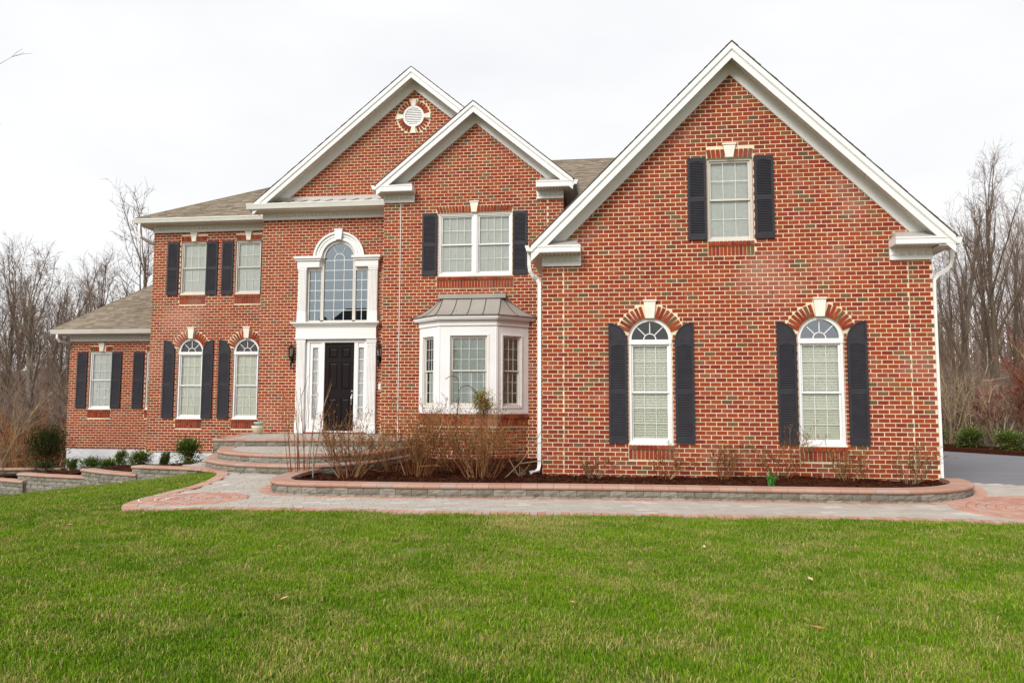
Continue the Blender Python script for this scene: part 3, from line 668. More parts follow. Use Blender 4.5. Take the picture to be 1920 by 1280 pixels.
def gutter_x(M, x0, x1, y, z, w_=.12, h=.11, parent=None):
    b = MB(); k = [(y + w_, z), (y + w_, z - h), (y + .035, z - h), (y + .01, z - h * .4), (y, z - .03), (y, z)]
    n = b.verts([(x0, a, c) for a, c in k] + [(x1, a, c) for a, c in k]); m = len(k)
    for i in range(m): j = (i + 1) % m; b.face([n + i, n + j, n + m + j, n + m + i])
    b.face([n + i for i in range(m)][::-1]); b.face([n + m + i for i in range(m)])
    b.box(x0, x1, y - .006, y + .002, z - .022, z + .004)
    return b.build('gutter', GUTTER, parent or house, M)
def downspout(pts, r=.048):
    b = MB(); b.tube(pts, [r] * len(pts), 4, True, PI / 4); return b.build('downspout', GUTTERW, house)
GUTTERW = mat('downspout_white', (0.80, 0.80, 0.78), 0.4)

# garage gable
gable(YG, 2.25, 6.73, 1.0, -1.51, 6.01, .35, .14, .31, .225, .475, -1.33, 5.745, 9.6)
MGf = MG
return_box(MG, -1.505, -.58, 2.83, 2.955, .35, -1, -1.33, -.58, 2.615)
return_box(MG, 5.015, 6.005, 2.83, 2.955, .35, 1, 5.015, 5.745, 2.60)
gutter_y(-1.51, YG - .36, YG + 4, 2.965, -1); gutter_y(6.01, YG - .36, YG + 9, 2.93, 1)
# side eaves of garage (soffit running back)
MB().box(-1.51, GX0, YG - .34, YB, 2.82, 2.83).box(GX1, 6.01, YG - .34, 23.9, 2.79, 2.80).build('side_soffit', VINYL, house)
downspout([(-1.57, YG - .12, 2.87), (-1.57, YG - .12, 2.63), (-1.555, YG - .10, 2.52), (-1.50, YG - .06, 2.43), (-1.42, YG - .01, 2.38), (-1.385, YG + .0, 2.30), (-1.385, YG + .0, 2.2), (-1.385, YG + 0.0, -1.16), (-1.40, YG - .04, -1.27), (-1.55, YG - .12, -1.31)])
downspout([(6.07, YG - .02, 2.83), (6.07, YG - .02, 2.60), (6.05, YG, 2.48), (5.98, YG + .03, 2.40), (5.86, YG + .07, 2.33), (5.80, YG + .08, 2.25), (5.79, YG + .08, 2.15), (5.79, YG + .08, -1.45)], .04)

# ================================================================ bay gable (B)
MBm = T(0, YB, 0); BX0, BX1 = -5.745, -1.17; BA = -3.43; SB = .83
outB = [(BX0, -1.6), (BX1, -1.6), (BX1, 7.22 - SB * (BX1 - BA)), (BA, 7.22), (BX0, 7.22 - SB * (BA - BX0))]
hB_ = [('r', -4.33, -2.445, 3.14, 4.745), ('v', -4.39, -2.43, 4.75, 4.955), ('v', -4.36, -2.42, 2.83, 3.13), ]
hB = hB_ + [('v', -4.66, -2.15, -.35, 1.95)]
outB = [(BX0, -1.6), (BX1, -1.6), (BX1, 5.35), (BA + .02, 7.22), (BX0, 5.30)]
wallB = brick_wall('wall', MBm, outB, hB, BX0, -1.58, 7.3, joints=(-5.31, -1.58))
for q in ((-4.39, -2.43, 4.75, 4.955), (-4.36, -2.42, 2.83, 3.13)): MB().box(q[0], q[1], .031, .22, q[2], q[3]).build('sill_backing', MORTAR, wallB, MBm)
dcl = MB().box(-5.318, -5.302, -.011, .0, -.86, 5.04); dcl.build('control_joint', MUNT, wallB, MBm)
cas = MB(); frame_rect(cas, -4.33, -2.445, 3.15, 4.745, .03, .02, .1); cas.box(-3.425, -3.345, .015, .1, 3.18, 4.715)
dw = cas.build('double_window', WHITE, house, MBm)
dh_window(MBm, -4.30, -3.425, 3.18, 4.715, 4, 2, fm=WHITE, cas=.03, yc=.04, pitch=.024, split=.5); dh_window(MBm, -3.345, -2.475, 3.18, 4.715, 4, 2, fm=WHITE, cas=.03, yc=.04, pitch=.024)
flat_arch(MBm, -4.38, -2.44, 4.76, .175, -3.41, .16); sill(MBm, -4.35, -2.43, 3.13, (.09, .19))
shutter(MBm, -4.73, -4.36, 3.17, 4.755); shutter(MBm, -2.43, -2.075, 3.16, 4.755)
gable(YB, -3.39, 7.49, SB, -5.86, -.92, .35, .11, .275, .20, .43, BX0 - .005, BX1 + .005, 6.2)
return_box(MBm, -5.86, -4.93, 5.27, 5.42, .35, -1, -5.75, -4.95, 5.055)
return_box(MBm, -1.82, -.90, 5.25, 5.40, .35, 1, -1.83, -1.165, 5.04)
gutter_y(-5.87, YB - .36, YE - .45, 5.43, -1); gutter_y(-.91, YB - .36, YB + 3, 5.40, 1)
MB().box(-5.86, BX0, YB - .34, YE, 5.255, 5.266).box(BX1, -.90, YB - .34, 22, 5.235, 5.246).build('side_soffit', VINYL, house)
side_wall('side_wall', (BX0, YE), (BX0, YB + .01), -1.0, 5.27)
side_wall('side_wall', (BX1, YB + .01), (BX1, 22), 2.9, 5.25)

# bay window --------------------------------------------------------------
bp = [(-4.76, 18.35), (-4.12, 17.75), (-2.74, 17.75), (-2.05, 18.35)]
zb0, zb1 = -.24, 1.98
bay = MB()
def facets():
    for i in range(3):
        a, c = bp[i], bp[i + 1]; d = Vector((c[0] - a[0], c[1] - a[1])); yield i, T(a[0], a[1], 0) @ RZ(math.atan2(d.y, d.x)), d.length
bw = link('bay_window', None, house, T(-3.4, 18.0, -.24)); bw.empty_display_size = .2
fx = [(.12, .50), (.27, 1.19), (.20, .70)]
fx = [(.17, .655), (.26, 1.17), (.17, .70)]
for i, M, Ln in facets():
    a, c = fx[i]; a = max(a, .12); c = min(c, Ln - .12) if i != 1 else c
    b = MB(); e = .0
    # casing boards round the sash opening
    b.box(0, a, -.02, .06, zb0, zb1); b.box(c, Ln, -.02, .06, zb0, zb1)
    b.box(a, c, -.02, .06, zb0, -.10); b.box(a, c, -.02, .06, 1.60, zb1)
    b.box(-.012, Ln + .012, -.05, -.018, zb1 - .14, zb1 - .125)                 # frieze bead
    b.box(-.02, Ln + .02, -.035, -.018, zb1 - .12, zb1)
    frame_rect(b, a - .035, c + .035, -.135, 1.635, .035, -.034, -.018)            # casing bead
    b.build('bay_casing', WHITE, bw, M)
    dh_window(M, a, c, -.10, 1.60, (3, 4, 3)[i], 3, fm=FRAME, blind='shade', bm=SHEERB, cas=.028, yc=.0, name='bay_sash', parent=bw)
# corner posts, soffit board, cornice
def offs(d, zl, zh, m, name):
    q = []
    n = [Vector((bp[1][1] - bp[0][1], -(bp[1][0] - bp[0][0]))), Vector((0, -1)), Vector((bp[3][1] - bp[2][1], -(bp[3][0] - bp[2][0])))]
    n[0] = Vector(((bp[1][1] - bp[0][1]), -(bp[1][0] - bp[0][0]))).normalized(); n[2] = Vector(((bp[3][1] - bp[2][1]), -(bp[3][0] - bp[2][0]))).normalized()
    p0 = (bp[0][0] + n[0].x * d / abs(n[0].x) if False else bp[0][0] - d * 1.25, 18.35)
    def inter(n1, n2, p):
        bis = (n1 + n2).normalized(); return (p[0] + bis.x * d / bis.dot(n1), p[1] + bis.y * d / bis.dot(n1))
    p1 = inter(n[0], n[1], bp[1]); p2 = inter(n[1], n[2], bp[2]); p3 = (bp[3][0] + d * 1.25, 18.35)
    return [p0, p1, p2, p3]
b = MB(); b.flat(offs(.02, 0, 0, 0, 0), zb0 - .03, zb0 + .002); b.build('bay_apron', WHITE, bw); b = MB(); b.flat(offs(.13, 0, 0, 0, 0), zb1 + .001, zb1 + .03); b.flat(offs(.15, 0, 0, 0, 0), zb1 + .03, zb1 + .10)
b.build('bay_cornice', WHITE, bw)
for k, (x, y) in enumerate(bp[1:3]): b = MB(); b.tube([(x, y + .02, zb0), (x, y + .02, zb1)], .05, 6); b.build('corner_post', WHITE, bw)
# concave metal roof
lo = offs(.20, 0, 0, 0, 0); hi = [(-4.23, 18.35), (-4.15, 18.20), (-2.70, 18.20), (-2.62, 18.35)]
r = MB(); NS = 8; zr0, zr1 = zb1 + .105, 2.58; rows = []
for s_ in range(NS + 1):
    t = s_ / NS; zz = zr0 + (zr1 - zr0) * (t ** 1.65 * .75 + t * .25); rows.append([(lo[i][0] + (hi[i][0] - lo[i][0]) * t, lo[i][1] + (hi[i][1] - lo[i][1]) * t, zz) for i in range(4)])
for s_ in range(NS):
    for i in range(3):
        n = r.verts([rows[s_][i], rows[s_][i + 1], rows[s_ + 1][i + 1], rows[s_ + 1][i]]); r.face([n, n + 1, n + 2, n + 3])
ro = r.build('bay_roof', METAL, bw)
sm_ = MB()
def seamline(i, u0, u1=None):
    u1 = u0 if u1 is None else u1; pts = []
    for s_ in range(NS + 1):
        u = u0 + (u1 - u0) * s_ / NS; a, c = rows[s_][i], rows[s_][i + 1]; pts.append((a[0] + (c[0] - a[0]) * u, a[1] + (c[1] - a[1]) * u - .004, a[2] + .006))
    sm_.tube(pts, .0085, 4)
for u in (0, .25, .5, .75, 1): seamline(1, u, u)
seamline(0, .5); seamline(2, .5); seamline(0, 0); seamline(2, 1)
sm_.build('roof_seam', SEAM, ro, None, 'stuff')
MB().box(-4.27, -2.58, 18.13, 18.36, 2.555, 2.66).build('bay_flashing', METAL, bw)
# brick base of the bay
for i, M, Ln in facets():
    brick_wall('bay_base', M, [(0, -1.6), (Ln, -1.6), (Ln, -.27), (0, -.27)], [('v', 0, Ln, -.56, -.27)], 0.0 if i != 1 else .02, -1.58, -.3, back=.12, jambs=False)
    sill(M, 0.0, Ln, -.27, (.10, .19))

# ================================================================ entry gable (E)
ME = T(0, YE, 0); EX0, EX1 = -9.76, -5.3; EA = -5.43; SE = .825
outE = [(EX0, -1.1), (-1.12, -1.1), (-1.12, 8.95 - SE * (-1.12 - EA)), (EA, 8.95), (EX0, 8.95 - SE * (EA - EX0))]
hE = [('r', -8.40, -6.61, 2.19, 3.72, 0), ('a', -7.49, 3.98, .475, .5, 0, 0, 3.5), ('c', -5.43, 7.92, .49, 0), ('r', -8.40, -6.61, -.80, 1.70, 0)]
hE[0] = ('v', -8.40, -6.61, 2.19, 3.80); hE[3] = ('v', -8.40, -6.61, -.80, 1.70)
hE.append(('v', -5.3, -1.0, -1.2, 4.9))
wallE = brick_wall('wall', ME, outE, hE, EX0, -1.1, 9.0, joints=())
gable(YE, -5.41, 9.17, SE, -9.89, -.95, .40, .14, .30, .22, .48, EX0 - .005, -1.1, 8.0)
side_wall('side_wall', (EX0, YM), (EX0, YE + .01), -1.1, 5.3)
for wl_, M_, x_, a_, b_ in ((wallE, ME, -9.35, -.84, 5.09),): MB().box(x_ - .004, x_ + .004, -.0075, 0, a_, b_).build('control_joint', SEALANT, wl_, M_)
# pent roof over the cornice
b = MB(); b.box(-10.0, BX0, -.40, 0, 5.29, 5.46); b.build('pent_fascia', VINYL, house, ME)
m = MB(); v = m.verts([(-9.95, -.40, 5.47), (BX0, -.40, 5.47), (BX0, -.005, 5.64), (-9.4, -.005, 5.64)]); m.face([v, v + 1, v + 2, v + 3])
m.box(-9.4, BX0, -.03, 0, 5.63, 5.73); pr = m.build('pent_roof', METALW, house, ME)
m = MB(); x = -9.35
while x < BX0: m.tube([(x, -.40, 5.482), (x + .14, -.01, 5.65)], .009, 4); x += .375
m.build('roof_seam', SEAM, pr, ME, 'stuff')
gutter_x(ME, -10.04, -5.95, -.50, 5.46, .12, .14)
dentils(ME, EX0, BX0, 5.095, 5.29)
# round gable vent
v = MB(); n = 28
for i in range(n):
    t0, t1 = 2 * PI * i / n, 2 * PI * (i + 1) / n; a, c = .245, .30
    v.prism([(EA + a * math.cos(t0), 7.92 + a * math.sin(t0)), (EA + c * math.cos(t0), 7.92 + c * math.sin(t0)), (EA + c * math.cos(t1), 7.92 + c * math.sin(t1)), (EA + a * math.cos(t1), 7.92 + a * math.sin(t1))], -.035, .01)
v.prism([(EA + .25 * math.cos(2 * PI * i / n), 7.92 + .25 * math.sin(2 * PI * i / n)) for i in range(n)], -.006, .0)
vo = v.build('gable_vent', WHITE, house, ME); l = MB()
for i in range(10):
    z = 7.92 - .225 + .05 * i; h = math.sqrt(max(0, .245 ** 2 - (z - 7.92) ** 2)); 
    q = l.verts([(EA - h, -.03, z - .02), (EA + h, -.03, z - .02), (EA + h, -.008, z + .018), (EA - h, -.008, z + .018), (EA - h, -.03, z - .012), (EA + h, -.03, z - .012)])
    l.face([q, q + 1, q + 5, q + 4]); l.face([q + 4, q + 5, q + 2, q + 3])
l.build('vent_louver', WHITE, vo, ME, 'stuff')
rg = MB()
for i in range(n):
    t0, t1 = 2 * PI * i / n, 2 * PI * (i + 1) / n; a, c = .30, .475
    rg.prism([(EA + a * math.cos(t0), 7.92 + a * math.sin(t0)), (EA + c * math.cos(t0), 7.92 + c * math.sin(t0)), (EA + c * math.cos(t1), 7.92 + c * math.sin(t1)), (EA + a * math.cos(t1), 7.92 + a * math.sin(t1))], -.004, .01)
ring = rg.build('brick_arch', MORTAR, house, ME); pc = Pieces()
for i in range(28):
    a = 2 * PI * (i + .5) / 28
    if min(abs((a % (PI / 2))), abs(PI / 2 - (a % (PI / 2)))) < .13: continue
    pc.add(ME @ T(EA + .38 * math.cos(a), -.008, 7.92 + .38 * math.sin(a)) @ Matrix.Rotation(PI / 2 - a, 4, 'Y'), (.062, .03, .15))
pc.make(ring, 'arch_brick', 'brick_clay')
for a in range(4):
    t = a * PI / 2; MR = ME @ T(EA, 0, 7.92) @ Matrix.Rotation(t, 4, 'Y')
    b = MB(); b.prism([(-.05, .29), (.05, .29), (.075, .48), (-.075, .48)], -.045, .01); b.build('keystone', VINYLW, ring, MR)

# Palladian window surround ------------------------------------------------
ps = MB()
def pil(x0, x1, z0, z1, b, base=True):
    b.box(x0, x1, -.10, 0, z0, z1); n = 5; p = (x1 - x0 - .05) / n
    zlo = z0 + (.29 if base else .12)
    for i in range(n + 1): x = x0 + .025 + i * p; b.box(x - .006, x + .006, -.112, -.098, zlo, z1 - .13)
    b.box(x0 - .02, x1 + .02, -.125, 0, z1 - .05, z1); b.box(x0 - .01, x1 + .01, -.115, 0, z1 - .10, z1 - .05)
    b.box(x0 - .012, x1 + .012, -.12, 0, z0, zlo)
pil(-8.635, -8.405, 2.19, 3.72, ps); pil(-6.605, -6.365, 2.19, 3.72, ps)
for x0, x1 in ((-8.66, -8.02), (-7.00, -6.34)):
    ps.box(x0, x1, -.13, 0, 3.72, 3.90); ps.box(x0 - .04, x1 + .04, -.17, 0, 3.90, 3.955); ps.box(x0 - .08, x1 + .08, -.21, 0, 3.955, 4.02)
acx, azs = -7.49, 3.98; n = 26
for i in range(n):
    t0, t1 = PI * i / n, PI * (i + 1) / n
    for a, c, y in ((.49, .735, -.05), (.49, .555, -.08), (.60, .645, -.07), (.68, .735, -.10)):
        ps.prism([(acx + a * math.cos(t0), azs + a * math.sin(t0)), (acx + c * math.cos(t0), azs + c * math.sin(t0)), (acx + c * math.cos(t1), azs + c * math.sin(t1)), (acx + a * math.cos(t1), azs + a * math.sin(t1))], y, 0)
for x0, x1 in ((-8.02, -7.985), (-7.025, -7.0)): ps.box(x0, x1, -.05, 0, 3.72, azs)
ps.prism([(acx - .085, azs + .50), (acx + .085, azs + .50), (acx + .115, azs + .79), (acx - .115, azs + .79)], -.15, 0)
ps.box(acx - .125, acx + .125, -.16, 0, azs + .775, azs + .80)
PS = ps.build('window_surround', WHITE, house, ME)
b = MB(); yc = -.02
n = 24
for (a, c) in ((.415, .50),):
    for i in range(n):
        t0, t1 = PI * i / n, PI * (i + 1) / n
        b.prism([(acx + a * math.cos(t0), azs + a * math.sin(t0)), (acx + c * math.cos(t0), azs + c * math.sin(t0)), (acx + c * math.cos(t1), azs + c * math.sin(t1)), (acx + a * math.cos(t1), azs + a * math.sin(t1))], yc, .08)
b.box(-8.005, -7.92, yc, .08, 2.19, azs); b.box(-7.09, -7.005, yc, .08, 2.19, azs)
b.box(-8.38, -8.34, yc, .08, 2.19, 3.72); b.box(-6.67, -6.62, yc, .08, 2.19, 3.72)
b.box(-8.34, -8.005, yc, .08, 3.63, 3.72); b.box(-7.005, -6.67, yc, .08, 3.63, 3.72)
b.box(-8.34, -6.67, yc, .08, 2.17, 2.245)
pw = b.build('palladian_window', FRAME, house, ME)
g = MB(); arc = [(acx + .415 * math.cos(PI * i / n), azs + .415 * math.sin(PI * i / n)) for i in range(n + 1)]
g.prism([(acx - .415, 2.245)] [:1] + [(acx + .415, 2.245)] + arc, .02, .023); g.build('pane', GLASSP, pw, ME)
MB().box(-8.34, -8.005, .02, .023, 2.245, 3.63).build('pane', GLASSP, pw, ME); MB().box(-7.005, -6.67, .02, .023, 2.245, 3.63).build('pane', GLASSP, pw, ME)
g = MB(); q = .008
for i in (1, 2): x = acx - .415 + .83 * i / 3; g.box(x - q, x + q, .006, .015, 2.245, 3.97)
zr = [2.245 + (3.92 - 2.245) / 6 * i for i in range(1, 7)]
for z in zr: g.box(acx - .415, acx + .415, .005, .016, z - q, z + q)
for i in range(12):
    t0, t1 = PI * i / 12, PI * (i + 1) / 12; a, c = .131, .147; zq = 3.97
    g.prism([(acx + a * math.cos(t0), zq + a * math.sin(t0)), (acx + c * math.cos(t0), zq + c * math.sin(t0)), (acx + c * math.cos(t1), zq + c * math.sin(t1)), (acx + a * math.cos(t1), zq + a * math.sin(t1))], .006, .015)
for a in (60, 120):
    t = math.radians(a); g.tube([(acx + .14 * math.cos(t), .010, 3.97 + .14 * math.sin(t)), (acx + .41 * math.cos(t * 1.0), .010, azs + .40 * math.sin(t) + .01)], .008, 4)
for xa, xb in ((-8.34, -8.005), (-7.005, -6.67)):
    g.box((xa + xb) / 2 - q, (xa + xb) / 2 + q, .006, .015, 2.245, 3.63)
    for z in zr[:-1]: g.box(xa, xb, .005, .016, z - q, z + q)
g.build('grille', MUNT, pw, ME)
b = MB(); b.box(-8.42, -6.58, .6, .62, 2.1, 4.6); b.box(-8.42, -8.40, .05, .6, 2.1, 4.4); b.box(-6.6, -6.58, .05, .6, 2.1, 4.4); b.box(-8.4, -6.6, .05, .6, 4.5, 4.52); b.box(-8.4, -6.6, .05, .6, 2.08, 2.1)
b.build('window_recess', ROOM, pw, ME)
# entablature between window and door
b = MB(); b.box(-8.66, -6.37, -.13, 0, 1.72, 2.05); b.box(-8.68, -6.35, -.15, 0, 1.72, 1.745)
for i, (d, z0_, z1_) in enumerate(((.02, 2.05, 2.085), (.05, 2.085, 2.12), (.09, 2.12, 2.15), (.12, 2.15, 2.185))): b.box(-8.66 - d, -6.37 + d, -.13 - d, 0, z0_, z1_)
b.build('entablature', WHITE, house, ME)
b = MB(); pil(-8.63, -8.39, -.85, 1.71, b); b2 = b.build('pilaster', WHITE, house, ME); b = MB(); pil(-6.62, -6.37, -.85, 1.71, b); b.build('pilaster', WHITE, house, ME)
# door and sidelights
b = MB(); b.box(-8.34, -6.64, -.06, .1, 1.63, 1.715); b.box(-8.34, -8.27, -.06, .1, -.79, 1.63); b.box(-6.71, -6.64, -.06, .1, -.79, 1.63)
b.box(-7.95, -7.845, -.05, .1, -.79, 1.63); b.box(-6.995, -6.89, -.05, .1, -.79, 1.63); b.box(-8.34, -6.64, -.08, .1, -.83, -.785)
b.box(-8.39, -8.34, -.01, .1, -.83, 1.70); b.box(-6.64, -6.62, -.01, .1, -.83, 1.70)
ds = b.build('door_surround', WHITE, house, ME)
for xa, xb in ((-8.27, -7.95), (-6.89, -6.71 + .0)):
    xc = (xa + xb) / 2; hw = .075
    s = MB(); s.box(xa, xc - hw, -.03, .06, -.79, 1.63); s.box(xc + hw, xb, -.03, .06, -.79, 1.63); s.box(xc - hw, xc + hw, -.03, .06, 1.49, 1.63); s.box(xc - hw, xc + hw, -.03, .06, -.79, -.47)
    frame_rect(s, xc - hw - .02, xc + hw + .02, -.49, 1.51, .02, -.042, -.03)
    so = s.build('sidelight', WHITE, house, ME); MB().box(xc - hw, xc + hw, .0, .003, -.47, 1.49).build('pane', GLASS, so, ME)
    g = MB()
    for i in range(1, 6): z = -.47 + 1.96 * i / 6; g.box(xc - hw, xc + hw, -.016, -.002, z - .011, z + .011)
    g.build('grille', WHITE, so, ME); shade(so, ME, xc - hw, xc + hw, -.47, 1.49, LACE, .012, .12); MB().box(xc - hw, xc + hw, .08, .09, -.47, 1.49).build('window_recess', ROOM, so, ME)
dx0, dx1 = -7.845, -6.995; d = MB(); d.box(dx0, dx1, .02, .065, -.785, 1.63)
# stiles and rails proud of the recessed field, then raised panels
W_ = dx1 - dx0; sx = [dx0, dx0 + .115, dx0 + W_ / 2 - .05, dx0 + W_ / 2 + .05, dx1 - .115, dx1]
pz_ = [(-.58, .10), (.34, 1.10 - .02), (1.19, 1.48)]
d.box(sx[0], sx[1], .0, .02, -.785, 1.63); d.box(sx[2], sx[3], .0, .02, -.785, 1.63); d.box(sx[4], sx[5], .0, .02, -.785, 1.63)
zz = [-.785] + [q for p in pz_ for q in p] + [1.63]
for i in range(0, len(zz), 2):
    d.box(sx[1], sx[2], .0, .02, zz[i], zz[i + 1]); d.box(sx[3], sx[4], .0, .02, zz[i], zz[i + 1])
dr = d.build('door', DOOR, house, ME)
for (xa, xb) in ((sx[1], sx[2]), (sx[3], sx[4])):
    for (za, zc) in pz_:
        p = MB(); e = .028; f = .055
        v = p.verts([(xa + e, .018, za + e), (xb - e, .018, za + e), (xb - e, .018, zc - e), (xa + e, .018, zc - e), (xa + f, .004, za + f), (xb - f, .004, za + f), (xb - f, .004, zc - f), (xa + f, .004, zc - f)])
        for i in range(4): j = (i + 1) % 4; p.face([v + i, v + j, v + 4 + j, v + 4 + i])
        p.face([v + 4, v + 5, v + 6, v + 7]); p.build('door_panel', DOOR, dr, ME)
h = MB(); hx = dx1 - .06; h.lathe([(0, 0), (.032, 0), (.032, .02), (.02, .035), (0, .035)], 12); Mh = ME @ T(hx, 0, .30) @ Matrix.Rotation(PI / 2, 4, 'X')
h.build('deadbolt', NICKEL, dr, Mh)
h = MB(); h.tube([(hx, -.01, .17), (hx, -.03, .16), (hx, -.055, .13), (hx, -.06, .05), (hx - .005, -.05, -.05), (hx, -.012, -.09)], [.02, .014, .011, .011, .012, .02], 8); h.box(hx - .02, hx + .02, -.008, 0, .10, .22)
h.build('door_handle', NICKEL, dr, ME, smooth=True)
MB().box(dx0 - .02, dx1 + .02, -.12, .0, -.815, -.787).build('threshold', WHITE, house, ME)
pc = Pieces()
x = -8.36
while x < -6.66: pc.add(ME @ T(x + .036, -.09, -.837), (.062, .14, .040)); x += .073
tb = MB().box(-8.36, -6.66, -.15, 0, -.86, -.822).build('door_sill', MORTAR, house, ME); pc.make(tb, 'sill_brick', 'brick_clay')
MB().box(-6.315, -6.25, -.012, 0, .34, .51).build('doorbell', WHITE, house, ME)
def lantern(x):
    M = ME @ T(x, -.12, 0); b = MB(); b.box(-.035, .035, .09, .12, 1.10, 1.50); b.tube([(0, .10, 1.16), (0, .03, 1.12), (0, 0, 1.18)], .012, 6); b.tube([(0, .10, 1.16), (0, .0, 1.06), (0, .04, .92), (0, .0, .90)], [.02, .03, .014, .008], 6)
    b.lathe([(0, 1.62), (.01, 1.60), (.012, 1.56), (.035, 1.55), (.085, 1.49), (.09, 1.475), (.0, 1.475)], 8); b.lathe([(0, 1.17), (.04, 1.18), (.065, 1.235), (.07, 1.25), (0, 1.25)], 8)
    for i in range(8): t = 2 * PI * i / 8; b.tube([(.06 * math.cos(t), .06 * math.sin(t), 1.245), (.078 * math.cos(t), .078 * math.sin(t), 1.48)], .005, 4)
    o = b.build('wall_lantern', IRON, house, M); g = MB(); g.lathe([(.052, 1.25), (.07, 1.475)], 8); g.build('lamp_glass', glassL, o, M)
    MB().tube([(0, 0, 1.25), (0, 0, 1.38)], .014, 8).build('lamp_candle', LAMPG, o, M)
glassL = glass('lantern_pane', .15, (.9, .9, .85))
lantern(-8.78); lantern(-6.28)

# ================================================================ main left block (M) and far left wing (W)
MM = T(0, YM, 0); MX0 = -13.98
def hw(*c): return c
mu = [(-13.075, -12.23), (-11.30, -10.47)]
ma = [-12.64, -10.86]
outM = [(MX0, -1.5), (-9.7, -1.5), (-9.7, 5.3), (MX0, 5.3)]
hM = []
for a, c in mu: hM += [('r', a, c, 3.24, 4.865), ('v', a, c, 4.87, 5.04), ('v', a, c, 2.94, 3.23)]
for c in ma: hM += [('a', c, 1.50, .405, .645, 0, 0, -.52), ('v', c - .42, c + .42, -.80, -.52)]
wallM = brick_wall('wall', MM, outM, hM, MX0, -1.49, 5.3, joints=())
MB().box(-13.564, -13.556, -.0075, 0, -1.48, 5.15).build('control_joint', SEALANT, wallM, MM)
def backing(wall, M, *bx):
    for (a, c, d, e) in bx: MB().box(a, c, .031, .22, d, e).build('sill_backing', MORTAR, wall, M)
for a, c in mu: backing(wallM, MM, (a, c, 4.87, 5.04), (a, c, 2.94, 3.23))
for c in ma: backing(wallM, MM, (c - .42, c + .42, -.80, -.52))
for i, (a, c) in enumerate(mu):
    dh_window(MM, a, c, 3.24, 4.865, 3, 2, fm=FRAME, pitch=.024, bm=SHEER); flat_arch(MM, a, c, 4.875, .165, (a + c) / 2, .15); sill(MM, a, c, 3.23, (.10, .19))
    shutter(MM, a - .42, a - .06, 3.23, 4.87); shutter(MM, c + .0, c + .37, 3.23, 4.87)
for c in ma:
    arch_window(MM, c, .405, 1.50, -.52, FRAME if False else WHITE, bm=BLIND2 if False else BLIND); round_arch(MM, c, 1.50, .41, .635, n=16, a0=18, kw=.15); sill(MM, c - .42, c + .42, -.52, (.09, .18))
    shutter(MM, c - .86, c - .50, -.50, 1.85, 'R'); shutter(MM, c + .405, c + .74, -.50, 1.85, 'L')
b = MB(); b.box(MX0 + .01, -9.7, .03, .3, -2.4, -1.5); b.build('foundation', FOUND, house, MM)
b = MB(); b.box(-14.36, -9.8, -.40, 0, 5.36, 5.38); b.box(-14.36, -9.8, -.40, -.38, 5.38, 5.50); b.box(-14.36, -13.98, 0, 9, 5.36, 5.38); b.build('eave_soffit', VINYL, house, MM)
gutter_x(MM, -14.38, -9.9, -.50, 5.505, .12, .12); dentils(MM, MX0, -9.76, 5.16, 5.36)
side_wall('side_wall', (MX0, 31), (MX0, YM + .01), -1.6, 5.3)
MWm = T(0, YW, 0); WX0 = -18.03
ww = [(-17.30, -16.48), (-15.27, -14.40)]
hW = []
for a, c in ww: hW += [('r', a, c, -.26, 1.65), ('v', a, c, 1.655, 1.83), ('v', a, c, -.55, -.27)]
wallW = brick_wall('wall', MWm, [(WX0, -1.54), (MX0 - .0, -1.54), (MX0 - .0, 2.1), (WX0, 2.1)], hW, WX0, -1.53, 2.1, joints=())
for a, c in ww: backing(wallW, MWm, (a, c, 1.655, 1.83), (a, c, -.55, -.27))
for a, c in ww:
    dh_window(MWm, a, c, -.26, 1.65, 3, 3, fm=WHITE, pitch=.024, bm=SHEER); flat_arch(MWm, a, c, 1.66, .165, (a + c) / 2 + .02, .15); sill(MWm, a, c, -.27, (.09, .18))
    shutter(MWm, a - .43, a - .07, -.235, 1.635)
shutter(MWm, -16.48, -16.13, -.235, 1.635)
b = MB(); b.box(WX0 + .01, MX0, .03, .3, -2.9, -1.54); b.build('foundation', FOUND, house, MWm)
b = MB(); b.box(-18.40, MX0, -.40, 0, 2.19, 2.21); b.box(-18.40, MX0, -.40, -.38, 2.21, 2.33); b.build('eave_soffit', VINYL, house, MWm)
gutter_x(MWm, -18.42, MX0 - .0, -.50, 2.335, .12, .12); dentils(MWm, WX0, MX0, 1.985, 2.19)
side_wall('side_wall', (WX0, 30), (WX0, YW + .01), -1.6, 2.2)
downspout([(-14.2, YM - .42, 5.42), (-14.2, YM - .42, 5.15), (-14.18, YM - .40, 4.98), (-14.12, YM - .1, 4.90), (-14.04, YM + .2, 4.84), (-14.02, YM + .45, 4.7), (-14.02, YM + .45, 2.9)])
downspout([(-18.2, YW - .42, 2.26), (-18.2, YW - .42, 2.08), (-18.17, YW - .35, 1.98), (-18.12, YW + .0, 1.93), (-18.08, YW + .35, 1.85), (-18.07, YW + .5, 1.7), (-18.07, YW + .5, -1.8)])
